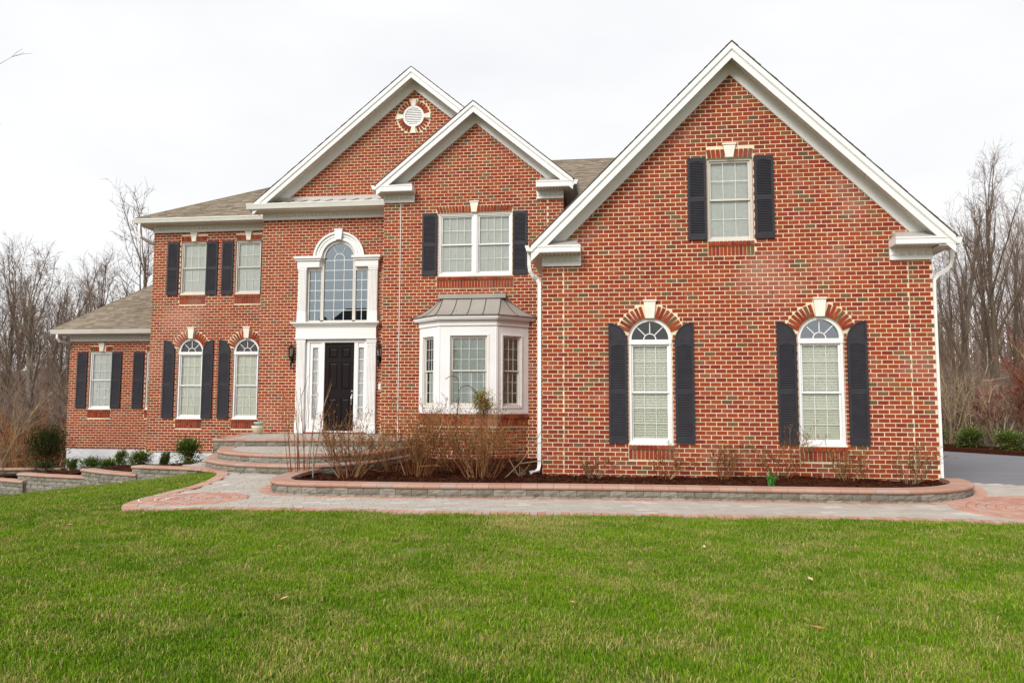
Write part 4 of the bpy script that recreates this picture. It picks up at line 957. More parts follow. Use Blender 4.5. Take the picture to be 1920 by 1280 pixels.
# end trim board of M soffit where it meets the entry block
# hipped roofs -------------------------------------------------------------
def roof_plane(parent, p00, p10, p11, p01, expo=.14):
    """p00-p10 eave, p01-p11 ridge; shingles in courses clipped to the quad"""
    P0, P1, Q1, Q0 = map(Vector, (p00, p10, p11, p01)); nrm = (P1 - P0).cross(Q0 - P0).normalized(); 
    if nrm.z < 0: nrm = -nrm
    H = ((Q0 + Q1) / 2 - (P0 + P1) / 2).length; n = int(H / expo); b = MB()
    up = nrm.cross((P1 - P0).normalized()); up = up if up.z > 0 else -up
    ex = (P1 - P0).normalized()
    for r in range(n):
        t0, t1 = r / n, min(1, (r + 1.25) / n)
        a0, c0 = P0.lerp(Q0, t0), P1.lerp(Q1, t0); Ln = (c0 - a0).length
        if Ln < .1: continue
        a1 = P0.lerp(Q0, t1); c1 = P1.lerp(Q1, t1); dv = up * (expo * 1.25); x = -random.uniform(0, .2)
        l0 = (a1 - a0).dot(ex); l1 = (c1 - a0).dot(ex)
        while x < Ln:
            wd = random.uniform(.14, .34); xa, xb = max(x, 0), min(x + wd, Ln); x += wd
            if xb - xa < .02: continue
            xta, xtb = max(xa, l0), min(xb, l1)
            if xtb <= xta: xtb = xta = (min(max((xa + xb) / 2, l0), l1)) 
            th = random.choice((.010, .016, .024)); b.ct = random.random()
            v = b.verts([a0 + ex * xa + nrm * th, a0 + ex * xb + nrm * th, a0 + ex * xtb + dv + nrm * .004, a0 + ex * xta + dv + nrm * .004, a0 + ex * xa, a0 + ex * xb])
            b.face([v, v + 1, v + 2, v + 3]); b.face([v + 4, v + 5, v + 1, v])
    b.build('shingles', SHING, parent, None, 'stuff')
def hip(name, x0, x1, y0, y1, z0, s, xl_hip=True):
    """roof with front eave y0, ridge at y1, hip on the left"""
    d = y1 - y0; h = s * d; b = MB()
    A, B_, C_, D_ = (x0, y0, z0), (x1, y0, z0), (x1, y1, z0 + h), (x0 + d, y1, z0 + h)
    E_, F_ = (x0, y1 + d, z0), (x1, y1 + d, z0)
    v = b.verts([A, B_, C_, D_, E_, F_]); b.face([v, v + 1, v + 2, v + 3]); b.face([v + 3, v + 2, v + 5, v + 4]); b.face([v, v + 3, v + 4])
    b.tube([(A[0], A[1], A[2] + .02), (D_[0], D_[1], D_[2] + .02)], .03, 4); b.tube([(D_[0], D_[1], D_[2] + .02), (C_[0], C_[1], C_[2] + .02)], .03, 4)
    b.box(x0, x1, y0 - .02, y0 + .02, z0 - .02, z0 + .012)
    for f in range(len(b.F)): b.t[f] = .45
    o = b.build(name, SHING, house); e = .012
    roof_plane(o, (A[0], A[1], A[2] + e), (B_[0], B_[1], B_[2] + e), (C_[0], C_[1], C_[2] + e), (D_[0], D_[1], D_[2] + e)); roof_plane(o, (E_[0], E_[1], E_[2] + e), (A[0], A[1], A[2] + e), (D_[0], D_[1], D_[2] + e), (D_[0] - .001, D_[1] + .001, D_[2] + e))
    return o
hip('roof', -14.38, 5.5, YM - .42, 26.0, 5.51, .58)
hip('roof', -18.42, -13.5, YW - .42, 27.5, 2.34, .83)

# ================================================================ ground: path, lawn, beds
def cr_(pts, n=6, closed=False):
    out = []; k = len(pts)
    for i in range(k - 1 if not closed else k):
        p = [Vector(pts[(i + j) % k if closed else min(max(i + j, 0), k - 1)]) for j in (-1, 0, 1, 2)]
        for s_ in range(n):
            t = s_ / n; out.append(tuple(.5 * ((2 * p[1]) + (p[2] - p[0]) * t + (2 * p[0] - 5 * p[1] + 4 * p[2] - p[3]) * t * t + (3 * p[1] - p[0] - 3 * p[2] + p[3]) * t ** 3)))
    if not closed: out.append(tuple(pts[-1]))
    return out
def inpoly(x, y, P):
    c = False; j = len(P) - 1
    for i in range(len(P)):
        if (P[i][1] > y) != (P[j][1] > y) and x < (P[j][0] - P[i][0]) * (y - P[i][1]) / (P[j][1] - P[i][1]) + P[i][0]: c = not c
        j = i
    return c
def resample(P, step):
    out = [Vector(P[0])]; d = 0; acc = 0
    pts = [Vector(p) for p in P]; seg = []; L_ = sum((pts[i + 1] - pts[i]).length for i in range(len(pts) - 1)); n = max(1, round(L_ / step)); st = L_ / n
    out = []; i = 0; pos = 0
    for k in range(n + 1):
        tgt = k * st
        while i < len(pts) - 2 and pos + (pts[i + 1] - pts[i]).length < tgt - 1e-9: pos += (pts[i + 1] - pts[i]).length; i += 1
        l = (pts[i + 1] - pts[i]).length; out.append(pts[i].lerp(pts[i + 1], min(1, (tgt - pos) / l if l else 0)))
    return out
LAWN_FRONT = [(-6.62, 9.61), (-6.08, 9.64), (-5.44, 9.80), (-4.83, 9.88), (-3.37, 9.95), (-2.44, 9.93), (-1.33, 10.0), (0.07, 10.08), (1.26, 10.14), (3.18, 10.24), (4.34, 10.22), (4.96, 10.12), (6.5, 9.9), (8.5, 9.6), (11, 9.4)]
LEFT_EDGE = [(-6.62, 9.61), (-6.85, 9.95), (-7.00, 10.36), (-7.11, 11.02), (-7.19, 11.68), (-7.22, 12.44), (-7.30, 13.08), (-7.48, 13.65), (-7.80, 14.12), (-8.20, 14.47), (-8.7, 14.75)]
fr_c = cr_(LAWN_FRONT); le_c = cr_(LEFT_EDGE)
PATH = fr_c + [(11, 13.2), (6.9, 13.86), (6.14, 14.15), (5.9, 14.5), (5.0, 14.5), (-1.3, 16), (-4.7, 17.8), (-9.0, 17.8), (-9.2, 15.4), (-8.9, 14.9)] + le_c[::-1]
g = MB()
# base sheet under pavers
step = .5; GV = {}
def sheet(poly, zf, step, mb, x0, x1, y0, y1):
    nx = int((x1 - x0) / step); ny = int((y1 - y0) / step); ids = {}
    for i in range(nx + 1):
        for j in range(ny + 1):
            x, y = x0 + i * step, y0 + j * step; ids[i, j] = mb.verts([(x, y, zf(x, y))])
    for i in range(nx):
        for j in range(ny):
            cx, cy = x0 + (i + .5) * step, y0 + (j + .5) * step
            if poly is None or inpoly(cx, cy, poly): mb.face([ids[i, j], ids[i + 1, j], ids[i + 1, j + 1], ids[i, j + 1]])
sheet(PATH, lambda x, y: pz(y) - .055, .1, g, -9.5, 11, 9.2, 18)
path = struct('path', g, SAND)
CIRC = ((-6.33, 10.83, .80), (6.25, 11.35, 1.45))
def incirc(x, y, e=0):
    return any((x - a) ** 2 + (y - b) ** 2 < (r + e) ** 2 for a, b, r in CIRC)
BED_F = [(-5.52, 11.85), (-5.30, 11.62), (-5.0, 11.53), (-4.53, 11.50), (-2.85, 11.52), (-0.73, 11.72), (1.09, 11.80), (2.5, 11.83), (3.70, 11.88), (4.25, 11.93), (4.80, 12.12), (5.25, 12.45), (5.62, 12.93), (5.82, 13.5), (5.86, 13.95)]
BED_B = [(-5.52, 11.85), (-5.66, 12.15), (-5.80, 13.0), (-5.79, 13.87), (-5.58, 14.7), (-5.38, 15.6), (-5.25, 16.3), (-4.85, 17.1)]
bf = cr_(BED_F, 8); bb_ = cr_(BED_B, 8)
BED = bf + [(5.74, 14.38), (-1.3, 14.38), (-1.3, 18.4), (-4.7, 18.4)] + bb_[::-1]
S1 = [(-10.27, 20.27), (-9.22, 16.63), (-8.75, 16.66), (-8.18, 16.74), (-7.11, 16.98), (-5.54, 17.15), (-4.80, 17.28), (-4.75, 18.3)]
S2 = cr_([(-9.15, 17.2), (-8.85, 16.4), (-8.42, 15.41), (-8.12, 14.97), (-7.56, 14.52), (-6.93, 14.24), (-6.33, 14.18), (-5.8, 14.28), (-5.2, 14.75), (-4.86, 15.35), (-4.70, 17.1)], 5)
S3 = cr_([(-9.3, 17.0), (-9.0, 16.15), (-8.46, 14.99), (-8.01, 14.49), (-7.58, 14.14), (-7.10, 13.90), (-6.5, 13.80), (-5.75, 13.80), (-5.3, 14.05), (-4.9, 14.9), (-4.60, 16.9)], 5)
# grey pavers
pc = Pieces(); random.seed(3)
def pave(pc, test, x0, x1, y0, y1, zf, th=.055, ang=.35):
    ca, sa = math.cos(ang), math.sin(ang); cxm, cym = (x0 + x1) / 2, (y0 + y1) / 2; R = math.hypot(x1 - x0, y1 - y0) / 2; v = -R
    while v < R:
        u = -R + random.uniform(0, .2)
        while u < R:
            l = random.choice((.15, .23, .30)); uu = u + l / 2; x = cxm + uu * ca - v * sa; y = cym + uu * sa + v * ca; u += l
            if x0 < x < x1 and y0 < y < y1 and test(x, y):
                s_ = (zf(y + .05) - zf(y - .05)) / .1
                pc.add(T(x, y, zf(y) - th / 2 + random.uniform(-.002, .002)) @ Matrix.Rotation(math.atan(s_), 4, 'X') @ RZ(ang), (l - .005, .145, th))
        v += .15
pathin = [p for p in PATH]
def near(P, x, y, d):
    for i in range(len(P) - 1):
        ax_, ay, bx, by = P[i][0], P[i][1], P[i + 1][0], P[i + 1][1]; dx, dy = bx - ax_, by - ay; l2 = dx * dx + dy * dy or 1e-9
        t = max(0, min(1, ((x - ax_) * dx + (y - ay) * dy) / l2)); qx, qy = ax_ + t * dx - x, ay + t * dy - y
        if qx * qx + qy * qy < d * d: return True
    return False
def ptest(x, y): return inpoly(x, y, PATH) and not inpoly(x, y, BED) and not incirc(x, y, -.02) and not inpoly(x, y, S3 ) and not near(fr_c, x, y, .20) and not near(le_c, x, y, .20) and y < 16.2
pave(pc, ptest, -9.2, 8.5, 9.4, 16.3, pz)
pc.make(path, 'paver', 'paver_grey', 300, dist0)
# red border pavers along edges and round the bed, circles of red and tan pavers
pc = Pieces()
def border(P, width, side, zf, lift=.004, closed=False, pitch=.105, d0=0):
    q = resample(P, pitch)
    for i in range(len(q) - 1):
        a, b_ = q[i], q[i + 1]; d = (b_ - a); l = d.length; d.normalize(); nrm = Vector((-d.y, d.x)) * side; m = (a + b_) / 2 + nrm * (width / 2 + d0)
        if m.x > 9 or m.y > 16.2: continue
        s_ = (zf(m.y + .05) - zf(m.y - .05)) / .1
        pc.add(T(m.x, m.y, zf(m.y) - .027 + lift) @ Matrix.Rotation(math.atan(s_), 4, 'X') @ RZ(math.atan2(d.y, d.x)), (l - .008, width, .055))
border(fr_c, .20, 1, pz); border(le_c, .20, -1, pz)
border(bf, .18, -1, pz, .003, d0=.02); border(bb_[:24], .18, 1, pz, .003, d0=.02)
for a, b_, r in CIRC:
    rr = .09; first = True
    pc.add(T(a, b_, pz(b_) - .024), (.16, .16, .055), .95)
    k = 0
    while rr < r:
        n = max(6, int(2 * PI * (rr + .07) / .15)); k += 1; tintb = .95 if k in (3,) else None
        for i in range(n):
            t = 2 * PI * (i + (k % 2) * .5) / n; x, y = a + (rr + .06) * math.cos(t), b_ + (rr + .06) * math.sin(t)
            if not inpoly(x, y, PATH) or inpoly(x, y, BED) or near(fr_c, x, y, .12) or near(le_c, x, y, .12): continue
            wl_ = 2 * PI * (rr + .06) / n
            pc.add(T(x, y, pz(y) - .0255) @ RZ(t + PI / 2), (wl_ - .008, .112, .055), tintb)
        rr += .12
pc.make(path, 'border_paver', 'paver_red', 300, dist0)
# chalk scribbles
ch = MB()
def chalk(pts, wd=.013):
    for i in range(len(pts) - 1):
        a, b_ = Vector(pts[i]), Vector(pts[i + 1]); d = (b_ - a).normalized(); n = Vector((-d.y, d.x)) * wd / 2
        z0_ = pz(a.y) + .009; v = ch.verts([(a.x - n.x, a.y - n.y, z0_), (a.x + n.x, a.y + n.y, z0_), (b_.x + n.x, b_.y + n.y, pz(b_.y) + .009), (b_.x - n.x, b_.y - n.y, pz(b_.y) + .009)]); ch.face([v, v + 3, v + 2, v + 1])
for r, a0, a1 in ((.72, 150, 235), (.50, 165, 225), (.32, 160, 215), (.62, 120, 140)):
    chalk([(-6.33 + r * math.cos(math.radians(a0 + (a1 - a0) * i / 8)), 10.83 + r * math.sin(math.radians(a0 + (a1 - a0) * i / 8))) for i in range(9)])
chalk([(-6.68, 10.75), (-6.60, 10.62), (-6.62, 10.52)]); chalk([(-2.35, 10.34), (-2.1, 10.27), (-1.95, 10.36)]); chalk([(-1.9, 10.4), (-1.6, 10.28)]); chalk([(-6.75, 12.0), (-6.55, 12.6)])
ch.build('chalk_drawing', CHALK, path)

# lawn sheet, seen to the horizon left and right; woods floor beyond
LAWNP = [(-40, -60)] + [(40, -60), (40, 9.4), (11, 9.4)] + fr_c[::-1] + le_c + [(-9.0, 14.8), (-10.2, 15.2), (-11.6, 15.75), (-12.2, 16.05), (-14.0, 16.5), (-16, 17.2), (-40, 24)]
g = MB(); random.seed(11)
sheet(LAWNP, lambda x, y: lawn_z(x, y) - .012 + .012 * math.sin(x * 2.1) * math.cos(y * 1.7), .25, g, -16, 12, -3, 18)
struct('lawn', g, SOIL, smooth=True)
def terr(x, y):
    z = -1.62 - .13 * softp(-8.3 - x) if x < 0 else -1.62
    if y > 16 and x < -14: z -= .065 * (min(y, 70) - 16) * sm((-14 - x) / 6)
    z = max(z, -6.5)
    if x > 8 and y > 25: z += .02 * (y - 25)
    if y > 75: z += .11 * (min(y, 130) - 75)
    if y < 0: z = max(z, -1.62 - .13 * softp(-8.3 - x))
    return z
g = MB()
xs = [-300, -200, -140, -100, -75] + list(range(-60, 61, 3)) + [75, 100, 140, 200, 300]; ys = [-200, -120, -80, -50, -30, -20, -12, -6, 0, 4, 8] + list(range(10, 80, 3)) + [85, 95, 110, 130, 160, 220]
ids = [[g.verts([(x, y, terr(x, y) - (.25 if -16.5 < x < 12 and -4 < y < 24 else 0))]) for y in ys] for x in xs]
for i in range(len(xs) - 1):
    for j in range(len(ys) - 1): g.face([ids[i][j], ids[i + 1][j], ids[i + 1][j + 1], ids[i][j + 1]])
struct('ground', g, LEAFLIT, smooth=True)
# outer lawn beyond the camera sides (behind camera and far right)
g = MB(); sheet(None, lambda x, y: terr(x, y) + .03, 4, g, -60, 60, -60, -3); struct('far_lawn', g, SOIL)
# driveway
g = MB(); dp = [(5.9, 14.45), (6.14, 14.15), (6.9, 13.86), (11, 13.2), (30, 10), (30, 14), (14.5, 20.0), (11.6, 23.4), (10.9, 24.5), (9.9, 26.2), (7, 31), (5.7, 31), (5.9, 14.8)]
g.flat(dp, -1.60, -1.478); struct('driveway', g, ASPH)
# mulch strip beyond the driveway
g = MB(); msp = [(9.7, 26.6), (10.9, 24.5), (11.6, 23.4), (14.5, 20.0), (22, 17), (23, 19), (15.5, 22.5), (12.6, 25.6), (11.4, 28), (8, 33), (6.5, 33)]
g.flat(msp, -1.7, -1.36); MST = struct('mulch_strip', g, MULCH)

# ---------------------------------------------------------------- stone walls
BLK = []
def block_mesh(i):
    while len(BLK) < 8:
        rr = random.Random(100 + len(BLK)); b = MB(); b.ct = rr.random(); nx, nz = 4, 3; ids = {}
        for a in range(nx + 1):
            for c in range(nz + 1):
                edge = a in (0, nx) or c in (0, nz)
                ids[a, c] = b.verts([(-.5 + a / nx, -.5 + (0.035 + rr.uniform(-.02, .02) if edge else rr.uniform(-.05, .03)), -.5 + c / nz)])
        for a in range(nx):
            for c in range(nz): b.face([ids[a, c], ids[a + 1, c], ids[a + 1, c + 1], ids[a, c + 1]])
        v = b.verts([(-.5, -.4, -.5), (.5, -.4, -.5), (.5, .5, -.5), (-.5, .5, -.5), (-.5, -.4, .5), (.5, -.4, .5), (.5, .5, .5), (-.5, .5, .5)])
        for f in ((4, 5, 6, 7), (1, 2, 6, 5), (2, 3, 7, 6), (3, 0, 4, 7)): b.face([v + q for q in f])
        BLK.append(meshdata('block', b.V, b.F, STONE, None, b.t))
    return BLK[i % 8]
def normals(q, side):
    out = []
    for i in range(len(q)):
        d = (q[min(i + 1, len(q) - 1)] - q[max(i - 1, 0)]).normalized(); out.append(Vector((-d.y, d.x)) * side)
    return out
def stone_run(root, P, ztop, height, side, capw=.34, capt=.062, pitch=.255, capstep=.25, ov=.035, courses=None, zbot=None, cap=True):
    """P: wall face line, side: +1 if wall body lies to the left of the walking direction"""
    q = resample(P, pitch); zc = ztop - capt; ch_ = .10
    n = max(1, math.ceil(height / ch_))
    for c in range(n):
        off = pitch / 2 if c % 2 else 0; qq = resample(P, pitch) if not off else None
        pts = q if not off else [q[0]] + [(q[i] + q[i + 1]) / 2 for i in range(len(q) - 1)] + [q[-1]]
        for i in range(len(pts) - 1):
            a, b_ = pts[i], pts[i + 1]; d = b_ - a; l = d.length
            if l < .03: continue
            d.normalize(); nr = Vector((-d.y, d.x)) * side; m = (a + b_) / 2 + nr * .09
            ang = math.atan2(d.y, d.x) + (0 if side > 0 else PI)
            link('block', block_mesh(random.randrange(8)), root, T(m.x, m.y, zc - ch_ * (c + .5)) @ RZ(ang) @ Matrix.Diagonal((l - .005, .20, ch_ - .004, 1)))
    if not cap: return
    q = resample(P, capstep); nr = normals(q, side)
    for i in range(len(q) - 1):
        b = MB(); b.ct = random.random(); prof = [(-ov + .012, 0), (-ov, .014), (-ov - .004, .032), (-ov + .008, .052), (-ov + .03, capt), (capw - ov, capt), (capw - ov, 0)]
        e = .002; rows_ = []
        for k, t in ((i, e), (i + 1, -e)):
            dd = (q[i + 1] - q[i]); p = q[k] + dd * (t / max(dd.length, .01)); rows_.append([(p.x + nr[k].x * a, p.y + nr[k].y * a, zc + h) for a, h in prof])
        m = len(prof); v = b.verts(rows_[0] + rows_[1])
        for k in range(m): j = (k + 1) % m; b.face([v + k, v + j, v + m + j, v + m + k] if side < 0 else [v + k, v + m + k, v + m + j, v + j])
        b.face([v + k for k in range(m)]); b.face([v + m + k for k in reversed(range(m))])
        b.build('cap_stone', CAP, root)
random.seed(21)
bedw = thing('planter_wall', 'long curved grey block planter wall with pink cap stones in front of the bay and garage wing', 'retaining wall', (0, 12, -1.46))
stone_run(bedw, bf, -1.265, .17, 1)
stone_run(bedw, bb_[:43], -1.262, .17, -1)
steps = thing('porch_steps', 'curved grey block porch with three pink edged steps below the black front door', 'steps', (-7, 16, -1.36))
def step_body(P, z, bot, m, name='step_core'):
    b = MB(); b.flat([(p[0], p[1]) for p in P], bot, z); return b.build(name, m, steps)
def inset(P, d, side):
    q = [Vector(p) for p in P]; nr = normals(q, side); return [(q[i].x + nr[i].x * d, q[i].y + nr[i].y * d) for i in range(len(q))]
for P, z, h, hb in ((S1, -.86, .17, 3), (S2, -1.025, .11, 1), (S3, -1.19, .11, 1)):
    stone_run(steps, P[1:] if P is S1 else P, z, h if P is not S1 else .20, 1, capw=.30)
    back = (EX0 + .2, 19.9) if P is S1 else None
    body = inset(P, .10, 1)
    if P is S1: body += [(-4.85, 18.35), (-5.74, 18.35), (-5.74, 19.9), (-9.75, 19.9), (-9.75, 21.29), (-10.3, 21.29)]
    step_body(body, z - .055, -1.7, SAND)
    if P is S1: stone_run(steps, [(-10.45, 21.25), (-9.22, 16.63)], z, .6, 1, capw=.3)
    pcs = Pieces(); poly = inset(P, .24, 1)
    if P is S1: poly = inset(P, .24, 1) + [(-4.85, 18.35), (-5.74, 18.35), (-5.74, 19.9), (-9.75, 19.9), (-9.75, 21.29), (-10.2, 21.29)]
    nxt = S1 if P is S2 else S2 if P is S3 else None
    def tt(x, y, poly=poly, nxt=nxt): return inpoly(x, y, poly) and not (nxt and inpoly(x, y, [(p[0], p[1]) for p in inset(nxt, .12, 1)]))
    pave(pcs, tt, -10.4, -4.6, 13.6, 21.4, lambda y, z=z: z - .004, .05, .1)
    pcs.make(steps, 'paver' if P is S1 else 'tread_paver', 'paver_grey', 300 if P is S1 else 80, dist0)
# stepped retaining walls down the left side
TIERS = [([(-8.0, 14.62), (-9.0, 14.80), (-10.15, 15.02)], -1.36, .42, 'rightmost'), ([(-10.0, 14.97), (-11.0, 15.35), (-12.02, 15.95)], -1.53, .45, 'second'),
         ([(-11.85, 15.86), (-13.0, 16.10), (-13.99, 16.39)], -1.70, .45, 'third'), ([(-13.7, 16.22), (-14.6, 16.52), (-17.5, 17.6)], -1.86, .5, 'leftmost')]
lb = ['low block wall with pink cap beside the curved path, highest tier of the left garden wall', 'block wall tier with pink cap below the pair of small boxwood shrubs', 'block wall tier with pink cap below the white foundation corner', 'lowest block wall tier with pink cap at the left edge of the lawn']
for (P, z, h, nm), lab in zip(TIERS, lb):
    t = thing('retaining_wall', lab, 'retaining wall', (P[0][0], P[0][1], z - h), 'stepped retaining wall tiers beside the lawn')
    stone_run(t, cr_(P, 4), z, h, -1, capw=.28, capstep=.3)
t = thing('retaining_wall', 'short pink capped wall behind the bare shrub at the far left', 'retaining wall', (-15, 17.4, -1.9))
stone_run(t, [(-13.95, 17.75), (-14.6, 17.65), (-16.2, 17.1)], -1.70, .2, -1, capw=.25, capstep=.3)

# mulch beds
def mound(P, zf, step, name, x0, x1, y0, y1, chips=4000, seed=1):
    g = MB(); rr = random.Random(seed)
    def zz(x, y): return zf(x, y) + .02 * math.sin(x * 5.1 + y * 2) * math.cos(y * 4.3) + rr.uniform(-.008, .008)
    sheet(P, zz, step, g, x0, x1, y0, y1); o = struct(name, g, MULCH, smooth=False); c = MB()
    k = 0
    while k < chips:
        x, y = rr.uniform(x0, x1), rr.uniform(y0, y1)
        if not inpoly(x, y, P): k += .3; continue
        z = zf(x, y) + rr.uniform(0, .03) + .02 * math.sin(x * 5.1 + y * 2) * math.cos(y * 4.3); a = rr.uniform(0, PI); l, w_ = rr.uniform(.02, .06), rr.uniform(.006, .014); t = rr.uniform(-.35, .35)
        c.ct = rr.random(); v = c.verts([(x + l * math.cos(a), y + l * math.sin(a), z + l * t), (x - w_ * math.sin(a), y + w_ * math.cos(a), z), (x - l * math.cos(a), y - l * math.sin(a), z - l * t), (x + w_ * math.sin(a), y - w_ * math.cos(a), z + .006)]); c.face([v, v + 1, v + 2, v + 3]); k += 1
    c.build('mulch_chips', CHIP, o, None, 'stuff')
def bedz(x, y):
    e = 0
    return -1.335 - .03 * sm((y - 12.2) / 2) + .05 * math.exp(-((x - 3.2) ** 2) * .8) * sm((y - 12.3) / 1.5) + .04 * math.exp(-((x + 2.6) ** 2) * .6) * sm((y - 12.3) / 1.5)
BEDIN = inset(bf, .22, 1) + [(5.74, 14.45), (-1.2, 14.45), (-1.2, 18.4), (-4.7, 18.4)] + inset(bb_, .18, -1)[::-1]
mound(BEDIN, bedz, .07, 'mulch_bed', -5.8, 5.9, 11.6, 18.4, 14000, 5)
def lbz(x, y):
    z = -1.44 - .0 * 0
    z -= .09 * sm((-9.8 - x) / .8) + .15 * sm((-11.6 - x) / .8) + .14 * sm((-13.4 - x) / .8) + .08 * max(0, -15 - x)
    return z - .065 * max(0, y - 17.0) * sm((-9.0 - x) / .8)
LB = [(-8.6, 15.0), (-9.0, 15.05), (-10.15, 15.25), (-10.2, 15.25), (-12.0, 16.15), (-14.0, 16.6), (-18.5, 17.8), (-19.5, 23.4), (-14, 23.4), (-13.9, 21.6), (-10.2, 21.6), (-9.15, 16.9), (-9.0, 16.0)]
mound(LB, lbz, .12, 'mulch_bed', -19.6, -8.4, 14.8, 23.5, 7000, 6)

# ================================================================ plants
def leafcard(b, p, d, l, w_, up=None):
    d = d.normalized(); s_ = d.cross(Vector((0, 0, 1)) if abs(d.z) < .9 else Vector((1, 0, 0))).normalized(); m = p + d * l * .5
    v = b.verts([p, m + s_ * w_ * .5, p + d * l, m - s_ * w_ * .5]); b.face([v, v + 1, v + 2, v + 3])
def rnd(rr, v, a): return (v + Vector((rr.uniform(-a, a), rr.uniform(-a, a), rr.uniform(-a, a)))).normalized()
def stems(rr, nst, h, spread, r0, nbr, buds, tw, bd, lean=(0, 0), depth=2, curve=.25, base=.06, upb=.5):
    """bare shrub: several stems each forking into twigs; returns two builders (wood, buds)"""
    b = MB(); k = MB()
    def grow(p, d, l, r, lev):
        n = 4 if lev == 0 else 3; pts = [p.copy()]; rad = [r]; b.ct = rr.random()
        for i in range(n):
            d = rnd(rr, d, curve * (.6 if lev == 0 else 1)); d = (d + Vector((0, 0, upb * .1))).normalized(); p = p + d * (l / n); pts.append(p.copy()); rad.append(r * (1 - .7 * (i + 1) / n))
        b.tube(pts, rad, 4 if lev == 0 else 3, False)
        if lev < depth:
            for j in range(nbr if lev == 0 else max(2, nbr - 2)):
                t = rr.uniform(.25, 1); i = min(n - 1, int(t * n)); q = pts[i].lerp(pts[i + 1], t * n - i if t < 1 else 1); nd = rnd(rr, d, .75)
                if nd.z < -.1: nd.z = .1
                grow(q, nd, l * rr.uniform(.3, .5), r * .5, lev + 1)
        for j in range(buds if lev else buds // 2):
            q = pts[rr.randrange(1, n + 1)].lerp(pts[-1], rr.random()); k.ct = rr.random(); leafcard(k, q, rnd(rr, d, .9), rr.uniform(.018, .04), rr.uniform(.008, .018))
    for s_ in range(nst):
        a = rr.uniform(0, 2 * PI); q = Vector((math.cos(a), math.sin(a), 0)) * base * rr.random() ** .5; o = Vector((math.cos(a), math.sin(a), 0)) * spread * rr.uniform(.2, 1) + Vector((lean[0], lean[1], 0))
        grow(q, (Vector((0, 0, 1)) + o).normalized(), h * rr.uniform(.6, 1), r0 * rr.uniform(.7, 1.2), 0)
    return b, k
def shrub(name, label, loc, seed, group=None, wood=TWIGR, leaf=BUD, cat='shrub', **kw):
    rr = random.Random(seed); t = thing(name, label, cat, loc, group); b, k = stems(rr, kw.pop('n', 9), kw.pop('h', .8), kw.pop('spread', .5), kw.pop('r', .008), kw.pop('br', 5), kw.pop('buds', 3), wood, leaf, **kw)
    b.build('stems', wood, t, T(*loc), 'stuff'); 
    if k.F: k.build('buds', leaf, t, T(*loc), 'stuff')
    return t
BG = 'bare shrubs in the front mulch bed'
shrub('cane_shrub', 'tall thin bare canes beside the green stake at the left tip of the front bed', (-5.62, 13.35, -1.35), 31, None, TWIGR, BUD, n=12, h=1.75, spread=.17, r=.010, br=3, buds=2, depth=1, curve=.10, base=.26)
shrub('bare_shrub', 'airy rust brown bare shrub left of the bay window, in front of the steps', (-4.65, 13.1, -1.35), 32, BG, TWIGR, BUD, n=24, h=1.05, spread=.85, r=.010, br=7, buds=5, base=.22, curve=.38)
shrub('bare_shrub', 'thin bare shrub between the rust brown shrub and the steps', (-4.25, 14.4, -1.35), 37, BG, TWIGR, BUD, n=14, h=.85, spread=.8, r=.008, br=6, buds=4, base=.16, curve=.38)
shrub('bare_shrub', 'dense olive brown bare shrub below the left end of the bay window', (-3.50, 13.4, -1.35), 33, BG, TWIGR, BUD, n=30, h=1.22, spread=.7, r=.009, br=7, buds=6, base=.25, curve=.34)
shrub('bare_shrub', 'widest reddish bare shrub below the centre of the bay window', (-2.32, 13.2, -1.35), 34, BG, TWIGR, BUD, n=36, h=1.18, spread=.9, r=.009, br=7, buds=6, base=.3, curve=.34)
shrub('bare_shrub', 'low rust coloured shrub behind the two big bare shrubs', (-2.9, 14.3, -1.35), 38, BG, TWIGR, BUD, n=14, h=.95, spread=.8, r=.008, br=6, buds=4, base=.22, curve=.34)
b = MB(); b.tube([(0, 0, -.1), (.35, .02, .25), (.62, .0, .60), (.80, 0, .95)], [.014, .012, .008, .004], 5); b.tube([(.35, .02, .25), (.7, 0, .30), (1.05, 0, .42), (1.2, 0, .40)], [.01, .008, .006, .003], 5); b.tube([(.62, 0, .60), (.75, 0, .62), (.98, 0, .80)], [.007, .006, .003], 4)
o = b.build('fallen_branch', TWIGP, None, T(-2.0, 13.45, -1.33)); tagt(o, 'long pale branch leaning out of the widest bare shrub', 'branch')
# pruned stump
b = MB(); b.tube([(0, 0, 0), (-.10, 0, .16), (-.20, 0, .33)], [.012, .011, .010], 6); b.tube([(0, 0, 0), (.1, 0, .12), (.19, 0, .24)], .006, 5); b.tube([(0, 0, 0), (.0, .02, .2)], .005, 5); b.tube([(.02, 0, 0), (.05, .02, .14)], .005, 5); b.tube([(.04, 0, 0), (.12, -.02, .10)], .005, 5)
for i in range(10): a = i * .7; b.tube([(0, 0, 0), (.12 * math.cos(a), .06 * math.sin(a), .06 + .01 * i)], .004, 4)
tagt(b.build('pruned_stump', TWIGP, None, T(-1.68, 13.7, -1.34)), 'small pruned shrub stump left of the garage downspout', 'stump')
